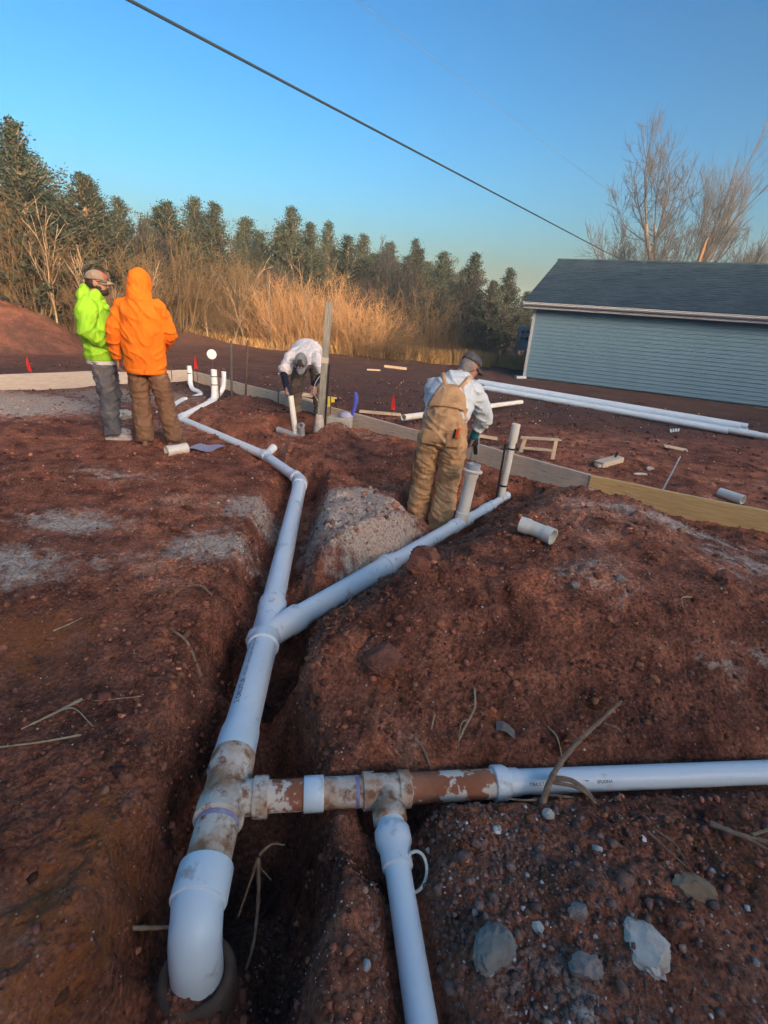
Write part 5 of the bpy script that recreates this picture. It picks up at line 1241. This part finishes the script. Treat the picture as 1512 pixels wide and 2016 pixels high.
def cap_hat(J, par, mats, bill=.085, back=True):
    H, F_, U_ = VX(J['head']), VX(J['hf']).normalized(), VX(J['hu']).normalized(); rot = frame(F_, U_)
    M_ = Matrix.Translation(H+U_*.032-F_*.010) @ rot.to_4x4()
    bm = NB(); q = bmesh.ops.create_uvsphere(bm, u_segments=28, v_segments=20, radius=1)
    bmesh.ops.delete(bm, geom=[v for v in bm.verts if v.co.z < -.02], context='VERTS')
    for v in bm.verts: v.co = VX((v.co.x*.088, v.co.y*.110, max(0, v.co.z)**.82*.098+.0))
    bmesh.ops.solidify(bm, geom=bm.faces[:], thickness=.004); bm.transform(M_); o = obj('cap', bm, mats[0], par, local=True)
    if mats[1] is not None:
        bm = NB(); bmesh.ops.create_uvsphere(bm, u_segments=36, v_segments=20, radius=1)
        bmesh.ops.delete(bm, geom=[v for v in bm.verts if v.co.z < .02 or v.co.y < .35-.28*v.co.z or abs(v.co.x) > .80*(1-.55*v.co.z)], context='VERTS')
        for v in bm.verts: v.co = VX((v.co.x*.0915, v.co.y*.1135, max(0, v.co.z)**.82*.1005))
        bmesh.ops.solidify(bm, geom=bm.faces[:], thickness=.002); bm.transform(M_); obj('front_panel', bm, mats[1], o, local=True)
    bm = NB(); rows = []
    for i in range(9):
        t = i/8; rows.append([bm.verts.new(VX((.086*math.sin(a)*(1-.10*t), .104*math.cos(a)*1.0+bill*t*max(0, math.cos(a))**.7, .004-.020*t-.030*math.sin(a)**2))) for a in np.linspace(-1.32, 1.32, 15)])
    for i in range(8):
        for k in range(14): bm.faces.new((rows[i][k], rows[i][k+1], rows[i+1][k+1], rows[i+1][k]))
    bmesh.ops.recalc_face_normals(bm, faces=bm.faces); bmesh.ops.solidify(bm, geom=bm.faces[:], thickness=.004); bm.transform(M_); obj('cap_bill', bm, mats[2], o, local=True)
    return o
def trousers(J, mat, par, k=1.0, seat=(.185, .135), low=1.0, seed=1, fold=.011, extra=None):
    bm = NB(); S = VX(J['side']); 
    T = J['torso']; c0 = VX(T[0][0])
    for hp_, kn, an in (('hpL', 'knL', 'anL'), ('hpR', 'knR', 'anR')):
        h, kk, a = VX(J[hp_]), VX(J[kn]), VX(J[an]); f = VX((0, 1, 0))
        mid = h.lerp(kk, .5); cal = kk.lerp(a, .5)
        eloft(bm, [(h+VX((0, 0, .05)), S*.080*k, f*.100*k), (h-VX((0, 0, .03)), S*.097*k, f*.112*k), (mid, S*.098*k, f*.105*k), (kk, S*.085*k, f*.090*k), (cal+f*-.01, S*.082*k*low, f*.086*k*low), (a+VX((0, 0, .03)), S*.078*k*low, f*.085*k*low), (a-VX((0, 0, .035)), S*.080*k*low, f*.092*k*low)], 18)
    h = (VX(J['hpL'])+VX(J['hpR']))/2
    eloft(bm, [(h-VX((0, 0, .07)), S*.12, VX((0, 1, 0))*.10), (h+VX((0, -.01, .02)), S*seat[0], VX((0, 1, 0))*(seat[1]+.01)), (c0+VX((0, 0, -.0)), S*seat[0]*.98, VX(T[0][3])*seat[1]), (VX(T[1][0]), S*seat[0]*.95, VX(T[1][3])*seat[1]*.98)], 22)
    if extra: extra(bm)
    return solid('trousers', bm, mat, par, .012, 4, fold*1.5, (10, 9), seed)
def shoe(J, side, mat, sole, par, L=.17, boot=False):
    a = VX(J['an'+side]); f = VX(J['ft'+side]).normalized(); s = VX((f.y, -f.x, 0)); z0 = a.z-.085
    bm = NB()
    eloft(bm, [(VX((a.x, a.y, z0+.045))-f*.085, s*.022, VX((0, 0, .03))), (VX((a.x, a.y, z0+.052))-f*.06, s*.038, VX((0, 0, .042))), (VX((a.x, a.y, z0+.060)), s*.043, VX((0, 0, .052))), (VX((a.x, a.y, z0+.045))+f*.08, s*.050, VX((0, 0, .038))), (VX((a.x, a.y, z0+.036))+f*L, s*.044, VX((0, 0, .028))), (VX((a.x, a.y, z0+.030))+f*(L+.035), s*.022, VX((0, 0, .016)))], 16)
    capsule(bm, VX((a.x, a.y, z0+.06))-f*.02, .050, a+VX((0, 0, .06 if boot else .0))-f*.01, .050)
    o = solid('boot' if boot else 'shoe', bm, mat, par, .008, 3, .002, (20, 20), 5)
    bm = NB(); pts = [(-.088, .020), (-.075, .036), (-.02, .040), (.06, .050), (.12, .050), (L, .040), (L+.032, .018)]
    lo = []; hi = []
    for sg in (1, -1):
        for t, w_ in (pts if sg == 1 else list(reversed(pts))): lo.append(VX((a.x, a.y, z0))+f*t+s*w_*sg); 
    b0_ = [bm.verts.new(p) for p in lo]; b1_ = [bm.verts.new(p+VX((0, 0, .026))) for p in lo]
    bridge(bm, b0_, b1_); bm.faces.new(list(reversed(b0_))); bm.faces.new(b1_); bmesh.ops.recalc_face_normals(bm, faces=bm.faces); obj('sole', bm, sole, o, smooth=False, local=True)
def sleeve(bm, pts, rad): chain(bm, [VX(p) for p in pts], rad, 16)
UP = VX((0, 0, 1)); FW = VX((0, 1, 0))

# --- man in the orange hooded sweatshirt, seen from behind
pz = gz(-2.72, 5.72)
man = tag(empty('person', (-2.74, 5.72, pz), R(4)), 'person in bright orange hooded sweatshirt and brown trousers seen from behind', 'person')
J = dict(side=(1, 0, 0), hpL=(-.085, 0, .92), knL=(-.10, .02, .50), anL=(-.07, -.03, .085), ftL=(-.25, .95, 0), hpR=(.085, 0, .92), knR=(.16, .04, .50), anR=(.22, .06, .085), ftR=(.35, .92, 0),
         shL=(-.205, -.01, 1.49), elL=(-.285, -.05, 1.20), wrL=(-.315, .04, .94), hdL=(-.02, .12, -1), pnL=(1, .3, 0), tsL=-1, cuL=.45,
         shR=(.195, -.01, 1.49), elR=(.245, .10, 1.20), wrR=(.10, .26, 1.08), hdR=(-.8, .5, -.1), pnR=(-.3, -1, 0), tsR=1, cuR=.5,
         torso=[((0, 0, .92), .17, .12, FW), ((0, -.005, 1.05), .165, .12, FW), ((0, -.01, 1.25), .19, .13, FW), ((0, -.01, 1.42), .20, .12, FW), ((0, 0, 1.52), .12, .08, FW)],
         nk0=(0, -.005, 1.50), nk1=(0, .02, 1.60), head=(.0, .045, 1.685), hf=(.10, 1, -.10), hu=(0, .1, 1))
solid('body', body_shapes(J), SKIN, man, .0075, 2)
trousers(J, BRWN, man, 1.08, (.18, .13), 1.08, seed=3)
bm = NB()
eloft(bm, [((0, 0, .825), VX((.200, 0, 0)), FW*.165), ((0, 0, .87), VX((.212, 0, 0)), FW*.175), ((0, -.01, .96), VX((.212, 0, 0)), FW*.170), ((0, -.015, 1.10), VX((.210, 0, 0)), FW*.168), ((0, -.02, 1.28), VX((.215, 0, 0)), FW*.165), ((0, -.02, 1.42), VX((.215, 0, 0)), FW*.152), ((0, -.01, 1.52), VX((.19, 0, 0)), FW*.125), ((0, 0, 1.575), VX((.11, 0, 0)), FW*.10)], 26)
sleeve(bm, [(-.185, -.01, 1.475), (-.290, -.055, 1.20), (-.312, .03, .985)], [.082, .076, .058]); capsule(bm, (-.314, .035, .99), .046, (-.317, .045, .935), .042)
sleeve(bm, [(.195, -.01, 1.475), (.245, .09, 1.205), (.11, .24, 1.08)], [.080, .072, .060])
hood_ = solid('sweatshirt', bm, ORAN, man, .011, 4, .019, (9, 4.5), 4)
bm = NB()
ellip(bm, (0, .035, 1.715), (.118, .132, .148)); eloft(bm, [((0, -.02, 1.52), VX((.15, 0, 0)), FW*.105), ((0, -.02, 1.56), VX((.135, 0, 0)), FW*.115), ((0, .0, 1.63), VX((.118, 0, 0)), FW*.125), ((0, .03, 1.70), VX((.112, 0, 0)), FW*.12)], 22)
solid('hood', bm, ORAN, hood_, .010, 5, .006, (14, 7), 6)
for z, a, b in ((.828, .207, .173),):
    bm = NB(); eloft(bm, [((0, 0, z-.030), VX((a-.006, 0, 0)), FW*(b-.006)), ((0, 0, z-.022), VX((a, 0, 0)), FW*b), ((0, 0, z+.022), VX((a+.006, 0, 0)), FW*(b+.006)), ((0, 0, z+.03), VX((a-.006, 0, 0)), FW*(b-.006))], 30); obj('hem_band', bm, ORAN, hood_, local=True)
bm = NB(); sweep(bm, bez([(-.085, -.155, .815), (-.09, -.160, .70), (-.10, -.125, .60)], 6), .004, 5); obj('tool_loop', bm, BRWN, man, local=True)
for s_ in 'LR': shoe(J, s_, BOOT, BOOT, man, boot=True)

# --- man in the lime green hooded sweatshirt and cap, in profile
pz = gz(-3.32, 5.93)
man = tag(empty('person', (-3.32, 5.93, pz), R(-70)), 'person in lime green hooded sweatshirt, grey jeans and cap standing in profile', 'person')
J = dict(side=(1, 0, 0), hpL=(-.085, -.02, .93), knL=(-.11, .03, .50), anL=(-.12, -.02, .085), ftL=(-.25, .95, 0), hpR=(.085, -.02, .93), knR=(.11, .02, .50), anR=(.11, .02, .085), ftR=(.12, 1, 0),
         shL=(-.20, -.05, 1.49), elL=(-.26, -.03, 1.21), wrL=(-.14, .14, 1.06), hdL=(.7, .5, -.2), pnL=(.3, -1, 0), tsL=-1,
         shR=(.20, -.05, 1.49), elR=(.275, -.085, 1.21), wrR=(.17, .12, 1.06), hdR=(-.75, .5, -.25), pnR=(-.3, -1, 0), tsR=1,
         torso=[((0, -.02, .93), .165, .12, FW), ((0, -.01, 1.05), .165, .13, FW), ((0, -.03, 1.25), .19, .135, FW), ((0, -.05, 1.42), .195, .12, FW), ((0, -.04, 1.52), .12, .08, FW)],
         nk0=(0, -.04, 1.50), nk1=(0, .0, 1.60), head=(.0, .03, 1.700), hf=(.02, 1, -.06), hu=(0, .06, 1))
bd = solid('body', body_shapes(J), SKIN, man, .0075, 2); eyes(J, bd)
trousers(J, JEAN, man, 1.02, (.168, .122), 1.0, seed=7)
bm = NB(); eloft(bm, [((0, -.01, .855), VX((.192, 0, 0)), FW*.162), ((0, -.01, .87), VX((.197, 0, 0)), FW*.167), ((0, -.01, .98), VX((.197, 0, 0)), FW*.166)], 26); solid('undershirt', bm, WHT, man, .010, 3, .006, (12, 8), 3)
bm = NB()
eloft(bm, [((0, -.01, .915), VX((.202, 0, 0)), FW*.172), ((0, -.005, .96), VX((.212, 0, 0)), FW*.182), ((0, 0, 1.06), VX((.215, 0, 0)), FW*.185), ((0, -.02, 1.20), VX((.218, 0, 0)), FW*.180), ((0, -.05, 1.36), VX((.222, 0, 0)), FW*.165), ((0, -.055, 1.46), VX((.205, 0, 0)), FW*.145), ((0, -.045, 1.54), VX((.14, 0, 0)), FW*.11)], 26)
sleeve(bm, [(.19, -.05, 1.465), (.285, -.09, 1.215), (.175, .125, 1.07)], [.084, .078, .060]); sleeve(bm, [(-.19, -.05, 1.465), (-.27, -.03, 1.215), (-.13, .145, 1.07)], [.084, .078, .060])
ellip(bm, (0, .17, 1.03), (.16, .035, .09))
hd_ = solid('sweatshirt', bm, LIME, man, .011, 4, .019, (9, 4.5), 8)
bm = NB()
eloft(bm, [((0, -.055, 1.49), VX((.155, 0, 0)), VX((0, .130, .05))), ((0, -.06, 1.55), VX((.150, 0, 0)), VX((0, .130, .06))), ((0, -.06, 1.60), VX((.118, 0, 0)), VX((0, .105, .05)))], 22); ellip(bm, (0, -.125, 1.555), (.125, .062, .085)); capsule(bm, (.115, -.02, 1.545), .042, (.055, .085, 1.455), .034); capsule(bm, (-.115, -.02, 1.545), .042, (-.055, .085, 1.455), .034); ellip(bm, (0, -.105, 1.63), (.07, .045, .05))
solid('hood', bm, LIME, hd_, .010, 4, .006, (14, 8), 9)
bm = NB(); eloft(bm, [((0, -.01, .900), VX((.200, 0, 0)), FW*.170), ((0, -.01, .907), VX((.206, 0, 0)), FW*.176), ((0, -.01, .95), VX((.212, 0, 0)), FW*.182), ((0, -.01, .958), VX((.204, 0, 0)), FW*.174)], 30); obj('hem_band', bm, LIME, hd_, local=True)
H = VX(J['head']); F_ = VX(J['hf']).normalized(); U_ = VX(J['hu']).normalized(); rot = frame(F_, U_)
bm = NB(); ellip(bm, H-U_*.085+F_*.045, (.058, .062, .042), rot); ellip(bm, H-U_*.045+F_*.02, (.068, .05, .045), rot); ellip(bm, H-U_*.052+F_*.085, (.032, .018, .014), rot); solid('beard', bm, HAIRM, bd, .007, 2, .003, (40, 40), 3)
bm = NB(); ellip(bm, H-F_*.03+U_*.0, (.080, .085, .070), rot); solid('hair', bm, HAIRM, bd, .008, 2, .002, (40, 40), 4)
cap_hat(J, man, (CAPT, CAPR, CAPT), .075)
bm = NB(); X_ = rot.col[0]
for q in (-1, 1): box(bm, H+X_*q*.034+U_*.014+F_*.098, (.05, .006, .034), rot, .002); box(bm, H+X_*q*.080+U_*.016+F_*.045, (.004, .11, .008), rot)
box(bm, H+U_*.018+F_*.105, (.02, .006, .006), rot); obj('glasses', bm, BLACK, man, local=True, smooth=False)
for s_ in 'LR': shoe(J, s_, SHOE, SOLE, man)

# --- man in tan bib overalls bending over the pipe
pz = gz(.50, 4.60)
man = tag(empty('person', (.49, 4.60, pz+.005), R(-14)), 'person in tan bib overalls and pale shirt bending over the plugged riser', 'person')
B1 = VX((0, .78, -.62)).normalized(); D_ = VX((0, .80, -.60))
J = dict(side=(1, 0, 0), hpL=(-.115, -.05, .90), knL=(-.15, .05, .48), anL=(-.17, .04, .085), ftL=(-.25, 1, 0), hpR=(.105, -.05, .90), knR=(.09, .03, .48), anR=(.07, -.08, .085), ftR=(.20, 1, 0),
         shL=(-.19, .27, 1.32), elL=(-.20, .48, 1.10), wrL=(-.02, .55, .92), hdL=(.5, .5, -.6), pnL=(.8, -.2, 0), tsL=-1,
         shR=(.215, .27, 1.33), elR=(.315, .33, 1.06), wrR=(.235, .40, .84), hdR=(-.25, .45, -.9), pnR=(-1, 0, 0), tsR=1, cuR=.75,
         torso=[((0, -.05, .93), .18, .13, VX((0, .95, -.2))), ((0, .03, 1.05), .17, .125, D_), ((.005, .14, 1.20), .185, .13, D_), ((.01, .25, 1.33), .19, .12, D_), ((.02, .32, 1.41), .11, .08, D_)],
         nk0=(.02, .30, 1.39), nk1=(.06, .385, 1.46), head=(.115, .43, 1.50), hf=(.60, .62, -.50), hu=(.28, .40, .87))
bd = solid('body', body_shapes(J), SKIN, man, .0075, 2); eyes(J, bd)
bm = NB()
eloft(bm, [((0, .0, 1.02), VX((.19, 0, 0)), D_*.150), ((0, .08, 1.12), VX((.205, 0, 0)), D_*.155), ((.005, .16, 1.22), VX((.218, 0, 0)), D_*.155), ((.01, .25, 1.33), VX((.215, 0, 0)), D_*.140), ((.02, .315, 1.405), VX((.13, 0, 0)), D_*.10), ((.04, .35, 1.435), VX((.075, 0, 0)), D_*.07)], 26)
sleeve(bm, [(.20, .26, 1.32), (.325, .325, 1.07), (.275, .37, .955)], [.082, .076, .060]); sleeve(bm, [(-.18, .26, 1.31), (-.215, .48, 1.10), (-.06, .54, .95)], [.082, .072, .058])
solid('shirt', bm, PALB, man, .011, 4, .015, (10, 6), 12)
def bib(bm):
    eloft(bm, [((0, -.04, .96), VX((.198, 0, 0)), VX((0, .93, -.25))*.155), ((0, .02, 1.05), VX((.200, 0, 0)), D_*.163), ((0, .08, 1.125), VX((.190, 0, 0)), D_*.168)], 26)
pants = trousers(J, TAN, man, 1.16, (.205, .155), 1.10, seed=13, fold=.012, extra=bib)
pants.name = 'overalls'
def backpt(x, t, lift=.0):
    """point on the back surface, t: 0 waist .. 1 shoulder"""
    c = VX((0, .08, 1.125)).lerp(VX((.015, .30, 1.385)), t); hw = .215-.05*t; dp = .170-.035*t
    return c + VX((x, 0, 0)) - D_.normalized()*(dp*math.sqrt(max(.05, 1-(x/hw*.92)**2))+lift)
bm = NB(); rows = []
for i in range(9):
    t = -.15+.72*i/8; hw = .172-.075*max(0, t/.57)**1.3
    rows.append([bm.verts.new(backpt(hw*q, t, .010)) for q in np.linspace(-1, 1, 13)])
for i in range(8):
    for k in range(12): bm.faces.new((rows[i][k], rows[i][k+1], rows[i+1][k+1], rows[i+1][k]))
bmesh.ops.recalc_face_normals(bm, faces=bm.faces); bmesh.ops.solidify(bm, geom=bm.faces[:], thickness=.008); bib_ = obj('bib_back', bm, TAN, pants, local=True)
for sg in (-1, 1):
    bm = NB(); rr_ = []
    for i in range(8):
        t = .50+.56*i/7; xc = sg*(.070+.075*i/7)+.01; rr_.append([bm.verts.new(backpt(xc+q, min(t, 1.02), .013)+(D_.normalized()*.02*max(0, t-1.0)/.06)) for q in (-.022, 0, .022)])
    for i in range(7):
        for k in range(2): bm.faces.new((rr_[i][k], rr_[i][k+1], rr_[i+1][k+1], rr_[i+1][k]))
    bmesh.ops.recalc_face_normals(bm, faces=bm.faces); bmesh.ops.solidify(bm, geom=bm.faces[:], thickness=.006); obj('strap', bm, TAN, pants, local=True)
bm = NB(); box(bm, (.115, -.205, .93), (.12, .012, .13), Euler((.12, 0, .12)).to_matrix(), .004); obj('back_pocket', bm, TAN, pants, local=True)
bm = NB(); box(bm, (-.105, -.205, .93), (.12, .012, .13), Euler((.12, 0, -.12)).to_matrix(), .004); obj('back_pocket', bm, TAN, pants, local=True)
bm = NB(); box(bm, (.150, -.222, 1.0), (.028, .02, .09), Euler((.1, .12, 0)).to_matrix(), .005); obj('orange_tool_handle', bm, simple('orange_plastic', (.85, .14, .03), rough=.5), pants, local=True)
bm = NB(); box(bm, (.122, -.218, .99), (.018, .02, .085), Euler((.1, .12, 0)).to_matrix(), .004); obj('black_tool_handle', bm, BLACK, pants, local=True)
bm = NB(); sweep(bm, [(-.245, -.07, .72), (-.25, -.075, .60), (-.235, -.08, .43)], [.012, .013, .016], 8); box(bm, (-.245, -.07, .735), (.03, .10, .03), None, .005); obj('hammer', bm, STEEL, pants, local=True)
bm = NB(); sleeve(bm, [(.285, .365, .985), (.240, .395, .86)], [.052, .040]); hand(bm, VX((.235, .40, .85)), J['hdR'], J['pnR'], 1, .75); solid('glove', bm, TEAL, man, .007, 2)
H = VX(J['head']); F_ = VX(J['hf']).normalized(); U_ = VX(J['hu']).normalized(); rot = frame(F_, U_)
bm = NB(); ellip(bm, H-F_*.035-U_*.005, (.080, .080, .078), rot); ellip(bm, H-F_*.06-U_*.05, (.065, .05, .05), rot); solid('hair', bm, GREYH, bd, .008, 2, .003, (40, 40), 4)
cap_hat(J, man, (CAPD, None, CAPD), .085)
for s_ in 'LR': shoe(J, s_, BOOT, BOOT, man, boot=True)
# driver in his right hand
M0 = Matrix.Translation((.49, 4.60, pz+.005)) @ Matrix.Rotation(R(-14), 4, 'Z')
gp = M0 @ VX((.215, .44, .765))
dr_ = tag(empty('power_driver', gp), 'black power driver in the gloved hand of the man in overalls', 'tool')
bm = NB(); beam(bm, gp+VX((-.06, -.02, .0)), gp+VX((.07, .05, .02)), .055, .065, (0, 0, 1), .015); obj('motor_housing', bm, BLACK, dr_, angle=40)
bm = NB(); beam(bm, gp+VX((.05, .04, .0)), gp+VX((.075, .05, -.11)), .04, .045, (0, 1, 0), .012); obj('grip', bm, BLACK, dr_, angle=40)
bm = NB(); lathe(bm, gp+VX((-.06, -.02, 0)), gp+VX((-.17, -.075, -.06)), [(0, .022), (.04, .018), (.05, .008), (.13, .006)], 12); obj('chuck', bm, GALV, dr_, angle=40)

# --- man bent double behind the form board, facing the camera
pz = gz(-1.24, 8.05)
man = tag(empty('person', (-1.33, 8.02, pz), R(180)), 'person in white shirt and grey cap bent double holding a pipe', 'person')
DB = VX((0, .16, -1)).normalized()
J = dict(side=(1, 0, 0), hpL=(-.11, -.10, .84), knL=(-.17, .10, .47), anL=(-.19, -.02, .085), ftL=(-.2, 1, 0), hpR=(.11, -.10, .84), knR=(.17, .10, .47), anR=(.19, -.02, .085), ftR=(.2, 1, 0),
         shL=(-.20, .44, .90), elL=(-.285, .52, .70), wrL=(-.195, .66, .58), hdL=(-.05, .45, -.85), pnL=(.2, -1, -.3), tsL=-1, cuL=.25,
         shR=(.20, .44, .89), elR=(.255, .56, .68), wrR=(.175, .78, .525), hdR=(-.05, .55, -.75), pnR=(-1, -.1, 0), tsR=1, cuR=.9,
         torso=[((0, -.09, .87), .165, .12, VX((0, .7, -.7))), ((0, .04, .97), .165, .125, DB), ((0, .22, .98), .185, .13, DB), ((0, .38, .95), .19, .12, DB), ((0, .47, .91), .12, .08, DB)],
         nk0=(0, .46, .90), nk1=(-.0, .54, .88), head=(-.005, .635, .870), hf=(-.02, .45, -.95), hu=(0, .95, .36))
bd = solid('body', body_shapes(J), SKIN, man, .0075, 2); eyes(J, bd)
trousers(J, OLIV, man, 1.05, (.18, .14), 1.0, seed=17)
bm = NB(); sleeve(bm, [J['shL'], J['elL'], VX(J['wrL'])], [.060, .052, .040]); sleeve(bm, [J['shR'], J['elR'], VX(J['wrR'])], [.060, .052, .040]); eloft(bm, [((0, .30, .96), VX((.17, 0, 0)), DB*.11), ((0, .46, .91), VX((.11, 0, 0)), DB*.08)]); solid('undershirt_sleeves', bm, NAVY, man, .010, 3, .005, (14, 10), 3)
bm = NB()
eloft(bm, [((0, -.12, .93), VX((.185, 0, 0)), VX((0, .55, -.8))*.145), ((0, .0, .985), VX((.20, 0, 0)), DB*.155), ((0, .16, .99), VX((.212, 0, 0)), DB*.165), ((0, .30, .975), VX((.218, 0, 0)), DB*.165), ((0, .42, .93), VX((.205, 0, 0)), DB*.14), ((0, .50, .895), VX((.12, 0, 0)), DB*.10)], 26)
sleeve(bm, [(-.18, .42, .915), (-.265, .50, .775)], [.092, .085]); sleeve(bm, [(.18, .42, .905), (.245, .52, .745)], [.092, .088]); eloft(bm, [((0, .30, .90), VX((.17, 0, 0)), FW*.14), ((0, .33, .78), VX((.15, 0, 0)), FW*.10)])
ts = solid('tee_shirt', bm, WHT, man, .011, 4, .016, (11, 9), 21)
cap_hat(J, man, (CAPG, DARK, CAPG), .085)
bm = NB(); H = VX(J['head']); F_ = VX(J['hf']).normalized(); U_ = VX(J['hu']).normalized(); rot = frame(F_, U_)
ellip(bm, H-F_*.03, (.080, .085, .07), rot); solid('hair', bm, HAIRM, bd, .008, 2, .002, (40, 40), 4)
for dx in (-.018, .02):
    bm = NB(); box(bm, H+U_*.075+F_*.092+rot.col[0]*dx, (.022, .004, .018), frame(F_+U_*.6, U_), .002); obj('cap_badge', bm, SHOE, man, local=True)
for s_ in 'LR': shoe(J, s_, BOOT, BOOT, man, boot=True)

# ------------------------------------------------------------------ thin evening haze
bm = NB(); box(bm, (0, 80, 7.5), (500, 500, 18.0)); hz = obj('haze', bm, None, smooth=False); tag(hz, kind='stuff')
mt = bpy.data.materials.new('haze_air'); mt.use_nodes = True; mt.node_tree.nodes.clear()
pv = mt.node_tree.nodes.new('ShaderNodeVolumePrincipled'); pv.inputs['Color'].default_value = (.50, .80, 1.0, 1); pv.inputs['Density'].default_value = .0021; pv.inputs['Anisotropy'].default_value = 0.0
om = mt.node_tree.nodes.new('ShaderNodeOutputMaterial'); mt.node_tree.links.new(pv.outputs[0], om.inputs['Volume']); hz.data.materials.append(mt)
